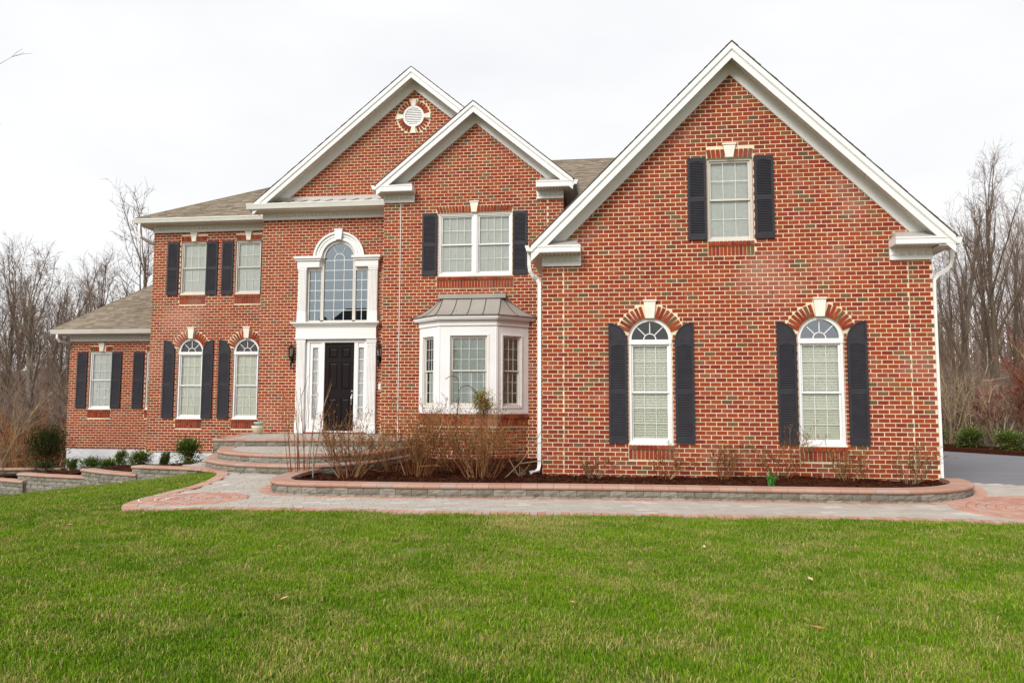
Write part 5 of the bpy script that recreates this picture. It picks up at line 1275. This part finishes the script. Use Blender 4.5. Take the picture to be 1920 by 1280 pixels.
# nandina
rr = random.Random(40); tn = thing('nandina', 'feathery green and orange nandina in front of the middle bay pane', 'shrub', (-2.58, 15.0, -1.35))
b = MB(); k = MB()
for s_ in range(5):
    x, y = rr.uniform(-.12, .12), rr.uniform(-.1, .1); top = Vector((x * 2.2, y * 2, 1.22 + rr.uniform(0, .30))); b.tube([(x, y, 0), (x * 1.4, y * 1.4, .6), top], .009, 4)
    for j in range(22):
        d = rnd(rr, Vector((rr.uniform(-1, 1), rr.uniform(-1, 1), .3)), .3); q = top + Vector((0, 0, rr.uniform(-.22, .10))); e = q + d * rr.uniform(.12, .34); b.tube([q, e], .003, 3)
        for l in range(16): f = q.lerp(e, rr.uniform(.3, 1)); k.ct = rr.random() ** 1; leafcard(k, f + Vector((rr.uniform(-.04, .04), rr.uniform(-.04, .04), rr.uniform(-.04, .04))), rnd(rr, d, .8), .055, .02)
b.build('stems', TWIGR, tn, T(-2.58, 15.0, -1.35)); k.build('leaves', NAND, tn, T(-2.58, 15.0, -1.35), 'stuff')
rose = [(-.30, 13.75, .36, 'low bare rose bush by the mulch right of the downspout'), (.92, 13.85, .50, 'low reddish rose bush below the left arched garage window'), (1.95, 13.9, .55, 'small leafing rose bush midway between the arched garage windows'),
        (2.95, 13.9, .85, 'taller leafing rose bush left of the right arched garage window'), (4.02, 13.8, .55, 'reddish rose bush below the right arched garage window'), (4.95, 13.6, .62, 'yellowish rose bush near the right corner of the garage wall')]
for i, (x, y, h, lab) in enumerate(rose):
    shrub('rose_bush', lab, (x, y, -1.35), 50 + i, 'rose bushes along the garage wall', TWIGM if i in (0, 5) else TWIGR, BUD, n=14 if h > .5 else 11, h=h * 1.05, spread=1.05, r=.008, br=5, buds=7, depth=2, base=.13, curve=.4)
# daffodil clump
b = MB(); rr = random.Random(60)
for i in range(60):
    a = rr.uniform(0, 2 * PI); l = rr.uniform(.14, .30); s_ = rr.uniform(.02, .13); b.ct = rr.random(); q = Vector((rr.uniform(-.05, .05), rr.uniform(-.04, .04), 0)); d = Vector((math.cos(a), math.sin(a), 0)); pr = Vector((-d.y, d.x, 0)) * .009
    m = q + d * s_ * .4 + Vector((0, 0, l * .7)); e = q + d * s_ * 1.3 + Vector((0, 0, l * rr.uniform(.55, 1))); v = b.verts([q - pr, q + pr, m + pr, m - pr, e]); b.face([v, v + 1, v + 2, v + 3]); b.face([v + 3, v + 2, v + 4])
tagt(b.build('daffodil_clump', DAFF, None, T(2.52, 12.72, -1.35)), 'bright green clump of daffodil leaves in the mulch below the shutter', 'plant')
# stake, shepherd hooks
b = MB(); b.tube([(0, 0, 0), (.0, 0, .72)], .011, 6); tagt(b.build('garden_stake', STAKE, None, T(-5.26, 12.9, -1.36)), 'thin grey green metal stake among the tall canes', 'stake')
b = MB(); b.tube([(0, 0, 0), (.02, 0, 1.0), (.05, 0, 1.55)], .007, 6)
b.tube([(.05, 0, 1.55)] + [(.05 - .13 + .13 * math.cos(t), 0, 1.78 + .10 * math.sin(t)) for t in [0, .5, 1.0, 1.6, 2.2, 2.8]] + [(-.22, 0, 1.84)], .006, 6)
b.tube([(.02, 0, 1.2), (.08, 0, 1.50)] + [(.21 - .14 * math.cos(t), 0, 1.60 + .09 * math.sin(t)) for t in [0, .6, 1.2, 1.8, 2.4, 3.0]] + [(.37, 0, 1.55), (.42, 0, 1.57)], .006, 6)
tagt(b.build('shepherd_hook', IRON, None, T(-3.05, 14.6, -1.36)), 'thin black double shepherd hook in front of the left bay pane', 'garden hook')
# pots
t = thing('plant_pot', 'cream plant pot on the left corner of the porch', 'pot', (-9.5, 19.4, -.86))
b = MB(); b.lathe([(0, 0), (.10, 0), (.155, .17), (.165, .19), (.165, .215), (.145, .215), (.13, .15), (0, .10)], 24); b.build('pot', POTC, t, T(-9.5, 19.4, -.86), smooth=True)
t = thing('plant_pot', 'smaller grey green pot nested inside the cream pot', 'pot', (-9.46, 19.4, -.75))
b = MB(); b.lathe([(0, 0), (.08, 0), (.12, .16), (.142, .17), (.142, .205), (.12, .205), (.10, .12), (0, .08)], 24); b.build('pot', POTG, t, T(-9.46, 19.4, -.75), smooth=True)
b = MB(); b.flat([(-.45 + .9 * (i / 10), -.18 - .06 * math.sin(PI * i / 10)) for i in range(11)] + [(.45, .2), (-.45, .2)], 0, .012); tagt(b.build('door_mat', MATT, None, T(-7.42, 19.45, -.857)), 'pale flat mat in front of the black front door', 'mat')

GSN = 'small evergreen shrubs in the left garden bed'
def leafball(name, label, loc, rx, ry, rz, n, leaf, l, w_, seed, group=None, up=0, lump=.25, stemm=TWIGR):
    rr = random.Random(seed); loc = (loc[0], loc[1], lbz(loc[0], loc[1]) - .02) if group == GSN else loc; t = thing(name, label, 'shrub', loc, group); k = MB(); b = MB(); clumps = []
    for i in range(max(8, n // 45)):
        d = rnd(rr, Vector((rr.uniform(-1, 1), rr.uniform(-1, 1), rr.uniform(-.9, 1))), .2); s_ = rr.uniform(.35, 1); clumps.append((Vector((d.x * rx * s_, d.y * ry * s_, rz + d.z * rz * s_)), d))
        c = clumps[-1][0]; b.tube([(0, 0, -.1), c * .5 + Vector((0, 0, .02)), c], .006, 3)
    for i in range(n):
        c, d = rr.choice(clumps); q = c + Vector((rr.gauss(0, rx * lump), rr.gauss(0, ry * lump), rr.gauss(0, rz * lump)))
        if q.z < .01: q.z = rr.uniform(.01, .1)
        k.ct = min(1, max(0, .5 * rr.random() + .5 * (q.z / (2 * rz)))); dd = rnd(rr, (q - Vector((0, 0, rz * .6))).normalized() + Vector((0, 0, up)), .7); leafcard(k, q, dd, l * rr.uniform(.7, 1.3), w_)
    b.build('stems', stemm, t, T(*loc)); k.build('foliage', leaf, t, T(*loc), 'stuff'); return t
GS = 'small evergreen shrubs in the left garden bed'
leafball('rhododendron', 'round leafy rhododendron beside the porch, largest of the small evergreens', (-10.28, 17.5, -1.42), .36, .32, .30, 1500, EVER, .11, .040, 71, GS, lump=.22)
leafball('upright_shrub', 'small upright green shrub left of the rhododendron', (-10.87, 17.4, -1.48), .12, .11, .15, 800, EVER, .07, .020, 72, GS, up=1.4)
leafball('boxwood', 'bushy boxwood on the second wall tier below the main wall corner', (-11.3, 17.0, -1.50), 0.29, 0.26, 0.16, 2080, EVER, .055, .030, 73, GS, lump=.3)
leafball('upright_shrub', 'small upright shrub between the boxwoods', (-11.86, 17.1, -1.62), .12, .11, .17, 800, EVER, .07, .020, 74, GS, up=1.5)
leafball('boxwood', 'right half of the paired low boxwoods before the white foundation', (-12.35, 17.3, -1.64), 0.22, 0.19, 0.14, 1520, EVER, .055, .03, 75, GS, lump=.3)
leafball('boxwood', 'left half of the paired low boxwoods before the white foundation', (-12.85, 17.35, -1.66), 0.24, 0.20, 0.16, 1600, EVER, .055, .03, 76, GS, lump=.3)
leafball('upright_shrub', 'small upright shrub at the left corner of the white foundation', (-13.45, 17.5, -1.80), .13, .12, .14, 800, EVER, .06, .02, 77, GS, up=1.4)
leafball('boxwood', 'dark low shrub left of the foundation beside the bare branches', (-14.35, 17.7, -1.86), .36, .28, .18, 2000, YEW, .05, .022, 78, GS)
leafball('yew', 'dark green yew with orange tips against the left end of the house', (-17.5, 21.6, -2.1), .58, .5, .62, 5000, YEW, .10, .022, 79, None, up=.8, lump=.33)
for s_ in range(14):
    pass
def wisps(loc, n, h, seed, leaf):
    rr = random.Random(seed); k = MB()
    for i in range(n):
        x, y = rr.uniform(-.1, .1), rr.uniform(-.1, .1); a = rr.uniform(-.1, .1); k.ct = rr.random(); k.tube([(x, y, .05), (x * 1.3 + a * .4, y * 1.2, h * rr.uniform(.7, 1)), ], [.005, .002], 3)
    return k
for (x, y, z, h) in ((-11.86, 17.1, -1.62, .46), (-13.45, 17.5, -1.8, .36), (-10.87, 17.4, -1.48, .42)):
    pass
# ground cover tufts near rhododendron
k = MB(); rr = random.Random(81)
for i in range(130):
    x, y = rr.uniform(-10.6, -9.2), rr.uniform(15.7, 16.3); k.ct = rr.random(); leafcard(k, Vector((x, y, lbz(x, y))), rnd(rr, Vector((0, 0, 1)), .9), rr.uniform(.02, .05), .014)
o = k.build('ground_cover', NANDG, None, None, 'stuff'); tagt(o, 'low yellowish weeds at the edge of the left mulch bed', 'ground cover')

# ---------------------------------------------------------------- trees
def gen_tree(seed, H, r0, nl, spread, lean=.03, forks=.0, first=.3, twig=1.0, lev3=5, lev4=3):
    rr = random.Random(seed); A = MB(); B = MB()
    def seg(p, d, l, r, n, wob, upw):
        pts = [p.copy()]; rad = [r]
        for i in range(n):
            d = rnd(rr, d, wob); d.z += upw; d.normalize(); p = p + d * (l / n); pts.append(p.copy()); rad.append(r * (1 - .62 * (i + 1) / n))
        return pts, rad, d
    def at(pts, rad, t):
        n = len(pts) - 1; i = min(n - 1, int(t * n)); f = t * n - i; return pts[i].lerp(pts[i + 1], f), rad[i] + (rad[i + 1] - rad[i]) * f, (pts[i + 1] - pts[i]).normalized()
    tp, tr, td = seg(Vector((0, 0, -.3)), rnd(rr, Vector((0, 0, 1)), lean), H * .86, r0, 9, .09, .04); A.tube(tp, tr, 8, False); A.ct = .5
    for i in range(nl):
        t = first + (1 - first) * (i + rr.random()) / nl; q, r, d = at(tp, tr, min(t, .99)); a = rr.uniform(0, 2 * PI); k = spread * (1.15 - t * .6)
        dd = (Vector((math.cos(a), math.sin(a), 0)) * k + Vector((0, 0, 1))).normalized(); l = H * rr.uniform(.24, .40) * (1.25 - .6 * t)
        p1, r1, d1 = seg(q, dd, l, r * rr.uniform(.42, .62), 6, .16, .06); A.tube(p1, r1, 5, False)
        for j in range(int(5 + l)):
            t2 = rr.uniform(.2, 1); q2, s2, e2 = at(p1, r1, min(t2, .99)); l2 = l * rr.uniform(.25, .48); p2, r2, d2 = seg(q2, rnd(rr, e2, .75), l2, max(s2 * .5, .012), 4, .22, .08); B.ct = rr.random(); B.tube(p2, r2, 4, False)
            for m in range(lev3):
                t3 = rr.uniform(.15, 1); q3, s3, e3 = at(p2, r2, min(t3, .99)); l3 = l2 * rr.uniform(.3, .6); p3, r3, d3 = seg(q3, rnd(rr, e3, .8), l3, max(s3 * .5, .008) * twig, 3, .25, .10); B.ct = rr.random(); B.tube(p3, r3, 3, False)
                for o in range(lev4):
                    q4, s4, e4 = at(p3, r3, rr.uniform(.2, .99)); B.ct = rr.random(); p4 = q4 + rnd(rr, e4, .8) * l3 * rr.uniform(.35, .7); B.tube([q4, q4.lerp(p4, .5) + Vector((0, 0, .03)), p4], [.007 * twig, .0055 * twig, .003 * twig], 3, False)
    return A, B
TREES = []
specs = [(301, 15, .20, 11, .55), (302, 17, .17, 10, .42), (303, 13, .15, 11, .6), (304, 16, .24, 12, .5), (305, 12, .12, 9, .4), (306, 18, .26, 13, .55), (307, 14, .13, 9, .35)]
for s_ in specs:
    A, B = gen_tree(s_[0], s_[1], s_[2], s_[3], s_[4], first=.25 if s_[0] % 2 else .38)
    TREES.append((meshdata('trunk', A.V, A.F, BARK, None, A.t, True), meshdata('branches', B.V, B.F, TWIG, None, B.t), s_[1]))
def tree(x, y, k, h, label, group, rz=0, z=None, thin=.85, name='bare_tree'):
    m = TREES[k % len(TREES)]; z = terr(x, y) if z is None else z; sc_ = h / m[2]
    t = thing(name, label, 'tree', (x, y, z), group, rz); M = T(x, y, z) @ RZ(rz) @ Matrix.Diagonal((sc_ * thin, sc_ * thin, sc_, 1))
    a = link('trunk', m[0], t, M); b = link('branches', m[1], t, M, 'stuff')
    return t
random.seed(77)
GL = 'bare trees in the woods left of the house'; GR = 'bare trees in the woods right of the driveway'
LABL = ['slim bare tree', 'thick trunked bare tree', 'tall bare tree', 'low branching bare tree']
WL = ['at the photo left edge', 'over the crape myrtle', 'over the dark yew', 'beside the low roof', 'behind the low roof']
WR = ['beside the right gable', 'behind the second evergreen', 'behind the red budding tree', 'at the photo right edge']
# left woods: px column -> direction; distances 34-62
left = [(-1.005, 36, 3, 13.0), (-.955, 33, 1, 12.2), (-.93, 42, 0, 15), (-.90, 37, 6, 13.0), (-.88, 47, 5, 17), (-.855, 35, 4, 11.5), (-.83, 41, 2, 14), (-.81, 50, 1, 16), (-.79, 38, 0, 12.5), (-.77, 45, 3, 14.5),
        (-.75, 36, 6, 11.5), (-.735, 52, 5, 16), (-.71, 43, 2, 13), (-.69, 48, 1, 14), (-.665, 40, 4, 12), (-.64, 50, 0, 15), (-1.06, 40, 2, 15), (-1.03, 46, 5, 17.5), (-.98, 52, 6, 17), (-.945, 58, 4, 17), (-.86, 60, 3, 18), (-.80, 60, 2, 18), (-.74, 62, 0, 17), (-.70, 58, 4, 16.5), (-1.10, 34, 0, 13)]
for i, (ty, y, k, h) in enumerate(left):
    tree(ty * y, y, k, h * .97, '%s%s in %s left woods, %s' % ('' if i not in (16, 17, 18, 19, 24) else 'spreading ' if i in (16, 24) else 'crooked ' if i == 17 else 'leaning ' if i == 18 else 'distant ', LABL[0 if k in (4, 6) else 1 if k in (0, 3) else 2 if k in (1, 5) else 3], 'front' if y < 40 else 'middle' if y < 52 else 'back', WL[0 if ty < -.93 else 1 if ty < -.86 else 2 if ty < -.79 else 3 if ty < -.73 else 4]), GL, random.uniform(0, 6.28))
right = [((.385 + (q[0] - .53) * .55),) + q[1:] for q in [(.80, 33, 5, 15), (.77, 39, 1, 15.5), (.745, 31, 3, 13), (.72, 36, 0, 14), (.70, 44, 6, 16.5), (.68, 33, 2, 12.5), (.66, 41, 5, 15), (.64, 35, 4, 12.5), (.62, 46, 1, 16), (.60, 38, 3, 12.5), (.585, 50, 0, 16), (.57, 42, 6, 13), (.55, 47, 2, 14), (.83, 36, 4, 15), (.86, 31, 1, 14), (.79, 50, 3, 18), (.73, 52, 5, 18.5), (.67, 54, 1, 17.5), (.63, 56, 3, 17), (.76, 58, 2, 19), (.84, 48, 6, 17.5), (.53, 52, 5, 15)]]
right = [(a, b_, c, d * .70) for a, b_, c, d in right]
for i, (ty, y, k, h) in enumerate(right):
    if i in (1, 4, 7, 10, 12, 14, 18, 20): continue
    tree(ty * y, y, k, h * 1.0, '%s in %s right woods, %s' % (LABL[0 if k in (4, 6) else 1 if k in (0, 3) else 2 if k in (1, 5) else 3], 'front' if y < 38 else 'middle' if y < 48 else 'back', WR[0 if ty < .42 else 1 if ty < .455 else 2 if ty < .49 else 3]), GR, random.uniform(0, 6.28), thin=.6)
tree(12.7, 30, 3, 9.2, 'dark straight trunk with many upright limbs just right of the downspout', None, .8, thin=.8)
tree(14.3, 30.5, 5, 10.6, 'largest forked bare tree beyond the driveway near the right edge', None, 2.0, thin=.8)
tree(-21.9, 33, 2, 14.2, 'bare tree with spreading crown showing above the roof between the two left wings', None, 1.1)
tree(-25.8, 35, 5, 12.0, 'crooked bare tree rising above the low left roof', None, 2.2)
tree(-.50 * 48, 48, 4, 14.5, 'distant bare treetop just showing above the main roof by the entry gable', None, .4)
# pale sycamore like trunk
A, B = gen_tree(330, 10.5, .19, 8, .4, first=.5)
t = thing('bare_tree', 'pale barked tree trunk standing just left of the house corner', 'tree', (-24.6, 29.5, terr(-24.6, 29.5))); A.build('trunk', BARKP, t, T(-24.6, 29.5, terr(-24.6, 29.5)), smooth=True); B.build('branches', TWIG, t, T(-24.6, 29.5, terr(-24.6, 29.5)), 'stuff')
# near tree outside the frame whose twigs enter top left
A, B = gen_tree(331, 13.5, .16, 7, .30, first=.5, lev3=3, lev4=2)
t = thing('bare_tree', 'tall bare tree just outside the left edge with upper twigs against the sky', 'tree', (-19.05, 16.2, -2.9)); A.build('trunk', BARK, t, T(-19.05, 16.2, -2.9), smooth=True); B.build('branches', TWIG, t, T(-19.05, 16.2, -2.9), 'stuff')
# bare multi-stem shrub tree at the far left
def bigshrub(name, label, loc, seed, n, h, spread, wood, buds, leaf, r=.022, br=6, group=None, curve=.16, base=.25):
    rr = random.Random(seed); t = thing(name, label, 'tree', loc, group); b, k = stems(rr, n, h, spread, r, br, buds, wood, leaf, curve=curve, base=base, depth=3 if n < 12 else 2)
    b.build('stems', wood, t, T(*loc), 'stuff')
    if k.F: k.build('buds', leaf, t, T(*loc), 'stuff')
bigshrub('crape_myrtle', 'tan multi stemmed bare crape myrtle at the left edge above the low wall', (-15.35, 17.0, -1.95), 91, 7, 2.7, .62, TWIGM, 0, BUD, .020, 6)
bigshrub('bare_bush', 'pale bare bush spreading toward the white foundation corner', (-15.9, 18.2, -2.1), 92, 6, 1.2, 1.1, TWIGM, 0, BUD, .014, 6)
bigshrub('budding_tree', 'small tree with dull red buds beyond the driveway on the right', (12.35, 26.4, -1.4), 93, 8, 2.3, .6, TWIGP, 9, REDBUD, .03, 8)
bigshrub('budding_tree', 'second small red budding tree at the right edge', (13.2, 26.0, -1.4), 94, 10, 2.5, .6, TWIGR, 9, REDBUD, .03, 8)
bigshrub('bare_bush', 'pale fan shaped bare bush right of the garage corner', (11.6, 28.2, -1.4), 95, 12, 2.8, .7, TWIGP, 0, BUD, .02, 6)
bigshrub('bare_bush', 'pale bare bush behind the evergreen by the driveway', (12.6, 29.0, -1.4), 96, 12, 2.6, .8, TWIGP, 0, BUD, .02, 6)
leafball('round_evergreen', 'dark evergreen shrub against the garage corner beyond the driveway', (10.45, 26.4, -1.40), .34, .32, .28, 1900, EVER, .09, .035, 97, 'evergreen shrubs beyond the driveway')
leafball('round_evergreen', 'round evergreen shrub in the middle of the strip beyond the driveway', (11.22, 25.75, -1.40), .40, .36, .30, 2600, EVER, .09, .035, 98, 'evergreen shrubs beyond the driveway')
leafball('round_evergreen', 'evergreen shrub under the red budding tree', (11.85, 24.7, -1.40), .44, .40, .29, 2600, EVER, .09, .035, 99, 'evergreen shrubs beyond the driveway')
# thickets: nobody could count these
def thicket(name, label, regions, n, seed, wood, hmin, hmax):
    rr = random.Random(seed); b = MB()
    for i in range(n):
        ty, y = rr.uniform(*regions[0]), rr.uniform(*regions[1]); x = ty * y; z = terr(x, y) - .1; h = rr.uniform(hmin, hmax); p = Vector((x, y, z)); d = rnd(rr, Vector((0, 0, 1)), .45); b.ct = rr.random()
        e = p + d * h; m = p.lerp(e, .5) + Vector((rr.uniform(-.2, .2), rr.uniform(-.2, .2), 0)); b.tube([p, m, e], [.028, .018, .007], 3, False)
        for j in range(6):
            q = p.lerp(e, rr.uniform(.2, .95)); dd = rnd(rr, d, .95); l = h * rr.uniform(.2, .45); q2 = q + dd * l; b.tube([q, q2], [.013, .005], 3, False)
            for k in range(3): q3 = q.lerp(q2, rr.uniform(.3, 1)); b.tube([q3, q3 + rnd(rr, dd, .9) * l * .5], [.009, .004], 3, False)
    o = b.build(name, wood, None, None, 'stuff'); tagt(o, label, 'undergrowth')
thicket('undergrowth', 'dense brown leafless undergrowth in the woods left of the house', ((-1.06, -.60), (27, 60)), 3600, 201, TWIG, 2.0, 6.0)
thicket('undergrowth', 'brown leafless thicket close behind the left garden wall', ((-1.1, -.76), (22, 32)), 700, 202, TWIGR, 1.2, 3.2)
thicket('undergrowth', 'dense brown leafless undergrowth behind the driveway', ((.33, .60), (29, 60)), 1500, 203, TWIG, 1.0, 3.0)
# distant wooded rise
g = MB(); rr = random.Random(5); xs = [-260 + 8 * i for i in range(66)]
row = []
for x in xs:
    hgt = 2.2 + 1.0 * math.sin(x * .05) + .8 * math.sin(x * .13 + 1)
    row.append([g.verts([(x, 88, terr(x, 88) - 1)]), g.verts([(x, 95, hgt * .6)]), g.verts([(x, 110, hgt + 1.0)]), g.verts([(x, 160, hgt + 2)])])
for i in range(len(row) - 1):
    for j in range(3): g.face([row[i][j], row[i + 1][j], row[i + 1][j + 1], row[i][j + 1]])
struct('hills', g, LEAFLIT, smooth=True)
b = MB(); rr = random.Random(6)
for i in range(2600):
    x = rr.uniform(-170, -40) if i % 2 else rr.uniform(35, 130); y = rr.uniform(66, 105); z = terr(x, y) - .3; h = rr.uniform(7, 15) * (.75 if x > 0 else .8); b.ct = rr.random() * .7
    lean = rr.uniform(-.06, .06); b.tube([(x, y, z), (x + lean * h, y, z + h)], [.16, .03], 3, False)
    for j in range(9):
        t = rr.uniform(.3, 1); q = Vector((x + lean * h * t, y, z + h * t)); d = rnd(rr, Vector((rr.uniform(-1, 1), 0, 1)), .4); b.tube([q, q + d * rr.uniform(1, 3)], [.05, .012], 3, False)
o = b.build('far_woods', TWIG, None, None, 'stuff'); tagt(o, 'far off mass of leafless woods behind the nearer trees', 'woods')

# ---------------------------------------------------------------- neighbouring houses across the street (seen mirrored in the tall hall window)
for (x0, x1, y, zt, ze, lab) in ((-36.0, -17.0, -40, 10.9, 5.0, 'dark roofed house across the street mirrored in the tall arched window'), (-45.0, -38.0, -60, 12.3, 6.0, 'smaller house across the street mirrored in the left hall pane')):
    t = thing('neighbour_house', lab, 'house', ((x0 + x1) / 2, y, -1.5)); b = MB(); b.box(x0 + .4, x1 - .4, y - 9, y, -1.6, ze); b.build('wall', VINYL, t)
    b = MB(); d = 4.0; v = b.verts([(x0, y + .4, ze), (x1, y + .4, ze), (x1, y - 9.4, ze), (x0, y - 9.4, ze), (x0 + d * (1.3 if x1 - x0 > 8 else .8), y - 4.5, zt), (x1 - d * .8, y - 4.5, zt)]); b.ct = .2
    for f in ((0, 1, 5, 4), (1, 2, 5), (2, 3, 4, 5), (3, 0, 4)): b.face([v + i for i in f])
    b.build('roof', EDGE, t)

# ---------------------------------------------------------------- grass blades
m = bpy.data.materials.new('grass_blades'); m.use_nodes = True; t_ = m.node_tree; N = t_.nodes; K = t_.links.new; bs = N['Principled BSDF']; bs.inputs['Roughness'].default_value = .65; bs.inputs['Specular IOR Level'].default_value = .08
gg = N.new('ShaderNodeNewGeometry'); at_ = N.new('ShaderNodeAttribute'); at_.attribute_name = 'tint'
def noise(scale, lo, hi, det=3):
    n = N.new('ShaderNodeTexNoise'); n.inputs['Scale'].default_value = scale; n.inputs['Detail'].default_value = det; K(gg.outputs['Position'], n.inputs['Vector']); r = N.new('ShaderNodeMapRange'); r.inputs['From Min'].default_value = lo; r.inputs['From Max'].default_value = hi; K(n.outputs['Fac'], r.inputs['Value']); return r.outputs[0]
def mixc(f, a, c):
    x = N.new('ShaderNodeMix'); x.data_type = 'RGBA'
    if isinstance(f, float): x.inputs[0].default_value = f
    else: K(f, x.inputs[0])
    for s_, q in ((6, a), (7, c)):
        if isinstance(q, tuple): x.inputs[s_].default_value = (*q, 1)
        else: K(q, x.inputs[s_])
    return x.outputs[2]
greenr = mixc(at_.outputs['Fac'], (.072, .172, .005), (.22, .345, .010)); green = mixc(noise(.9, .35, .7), greenr, mixc(at_.outputs['Fac'], (.046, .125, .005), (.145, .26, .008)))
tan = mixc(at_.outputs['Fac'], (.24, .22, .055), (.48, .41, .15))
# share of dead blades: per blade tint compared with patch noise
pn = noise(2.6, .42, .74, 8); th = N.new('ShaderNodeMath'); th.operation = 'MULTIPLY'; K(pn, th.inputs[0]); th.inputs[1].default_value = .58
ad = N.new('ShaderNodeMath'); ad.operation = 'ADD'; ds_ = N.new('ShaderNodeVectorMath'); ds_.operation = 'DISTANCE'; K(gg.outputs['Position'], ds_.inputs[0]); ds_.inputs[1].default_value = (-1.0, 9.35, -1.47)
mr_ = N.new('ShaderNodeMapRange'); mr_.inputs['From Min'].default_value = .9; mr_.inputs['From Max'].default_value = .15; mr_.inputs['To Max'].default_value = .55; K(ds_.outputs['Value'], mr_.inputs['Value'])
K(th.outputs[0], ad.inputs[0]); ad.inputs[1].default_value = .11
ad2 = N.new('ShaderNodeMath'); ad2.operation = 'ADD'; K(ad.outputs[0], ad2.inputs[0]); K(mr_.outputs[0], ad2.inputs[1])
a2 = N.new('ShaderNodeAttribute'); a2.attribute_name = 'tint2'; lt = N.new('ShaderNodeMath'); lt.operation = 'LESS_THAN'; K(a2.outputs['Fac'], lt.inputs[0]); K(ad2.outputs[0], lt.inputs[1])
K(mixc(lt.outputs[0], green, tan), bs.inputs['Base Color']); GRASS = m
gcol = bpy.data.collections.new('grass_tufts'); rr = random.Random(8)
for k in range(6):
    V, F, T1, T2 = [], [], [], []
    for i in range(230):
        x, y = rr.uniform(-.13, .13), rr.uniform(-.13, .13); a = rr.uniform(0, 2 * PI); h = rr.uniform(.014, .036); wd = rr.uniform(.0016, .0030); ln = rr.uniform(.0, .030); la = rr.uniform(0, 2 * PI)
        n = len(V); dx, dy = math.cos(a) * wd, math.sin(a) * wd; lx, ly = math.cos(la) * ln, math.sin(la) * ln
        V += [(x - dx, y - dy, -.01), (x + dx, y + dy, -.01), (x + dx * .7 + lx * .35, y + dy * .7 + ly * .35, h * .6), (x - dx * .7 + lx * .35, y - dy * .7 + ly * .35, h * .6), (x + lx, y + ly, h)]
        F += [(n, n + 1, n + 2, n + 3), (n + 3, n + 2, n + 4)]; q, q2 = rr.random(), rr.random(); T1 += [q, q]; T2 += [q2, q2]
    me = meshdata('grass_tuft', V, F, GRASS, None, T1); a = me.attributes.new('tint2', 'FLOAT', 'FACE'); a.data.foreach_set('value', T2)
    gcol.objects.link(bpy.data.objects.new('grass_tuft', me))
pts = []; rr = random.Random(9)
LP = [(-17, 3.2), (8.5, 3.2), (8.5, 9.62)] + fr_c[::-1][8:] + le_c + [(-8.6, 14.72), (-9.2, 14.8), (-10.2, 15.1), (-11.6, 15.7), (-12.2, 16.0), (-14.0, 16.45), (-17, 17.5)]
def cand(x0, x1, y0, y1, dens):
    for i in range(int((x1 - x0) * (y1 - y0) * dens)):
        x, y = rr.uniform(x0, x1), rr.uniform(y0, y1)
        # keep to the wedge the photograph sees, with a margin to step aside
        if x < -1.08 * y - 1.0 or x > .72 * y + 1.2: continue
        if inpoly(x, y, LP): pts.append((x, y, lawn_z(x, y) - .004))
cand(-8, 6, 3.2, 6.5, 95); cand(-11, 8.5, 6.5, 10.4, 72); cand(-17, -6, 10.4, 17.4, 50)
gm = bpy.data.meshes.new('grass'); gm.from_pydata(pts, [], []); go = link('grass', gm, None, None, 'stuff'); tagt(go, 'green lawn grass with straw coloured patches', 'grass')
ng = bpy.data.node_groups.new('grass_scatter', 'GeometryNodeTree'); ng.interface.new_socket('Geometry', in_out='INPUT', socket_type='NodeSocketGeometry'); ng.interface.new_socket('Geometry', in_out='OUTPUT', socket_type='NodeSocketGeometry')
gi = ng.nodes.new('NodeGroupInput'); gq = ng.nodes.new('NodeGroupOutput'); ip = ng.nodes.new('GeometryNodeInstanceOnPoints'); ci = ng.nodes.new('GeometryNodeCollectionInfo'); ci.inputs['Collection'].default_value = gcol; ci.inputs['Separate Children'].default_value = True
ip.inputs['Pick Instance'].default_value = True; rv = ng.nodes.new('FunctionNodeRandomValue'); rv.data_type = 'FLOAT_VECTOR'; rv.inputs[0].default_value = (-.12, -.12, 0); rv.inputs[1].default_value = (.12, .12, 6.283)
rs = ng.nodes.new('FunctionNodeRandomValue'); rs.data_type = 'FLOAT'; rs.inputs[2].default_value = .65; rs.inputs[3].default_value = 1.35
K = ng.links.new; K(gi.outputs[0], ip.inputs['Points']); K(ci.outputs[0], ip.inputs['Instance']); K(rv.outputs[0], ip.inputs['Rotation']); K(rs.outputs[1], ip.inputs['Scale']); K(ip.outputs[0], gq.inputs[0])
md = go.modifiers.new('scatter', 'NODES'); md.node_group = ng

# fallen leaves on the lawn
rr = random.Random(14)
fl = [(-3.3, 7.3), (.9, 7.9), (1.6, 6.6), (-.3, 5.6), (2.9, 7.0), (-1.2, 8.4), (3.9, 8.8), (-6.3, 8.2), (-9.3, 13.6), (-9.9, 14.3), (-10.4, 13.2), (-8.0, 12.6), (-2.4, 5.4), (1.3, 5.2)]
for i, (x, y) in enumerate(fl):
    b = MB(); b.ct = rr.random(); s_ = rr.uniform(.03, .05); b.verts([(-s_, 0, .0), (0, -s_ * .45, .008), (s_ * 1.1, 0, .012), (0, s_ * .5, .004), (0, 0, .0)])
    for f in ((0, 1, 4), (1, 2, 4), (2, 3, 4), (3, 0, 4)): b.face(list(f))
    o = b.build('fallen_leaf', DRYLEAF, None, T(x, y, lawn_z(x, y) + .045) @ RZ(rr.uniform(0, 6))); tagt(o, 'small dry curled leaf lying on the lawn grass', 'leaf', 'dry leaves scattered on the lawn')
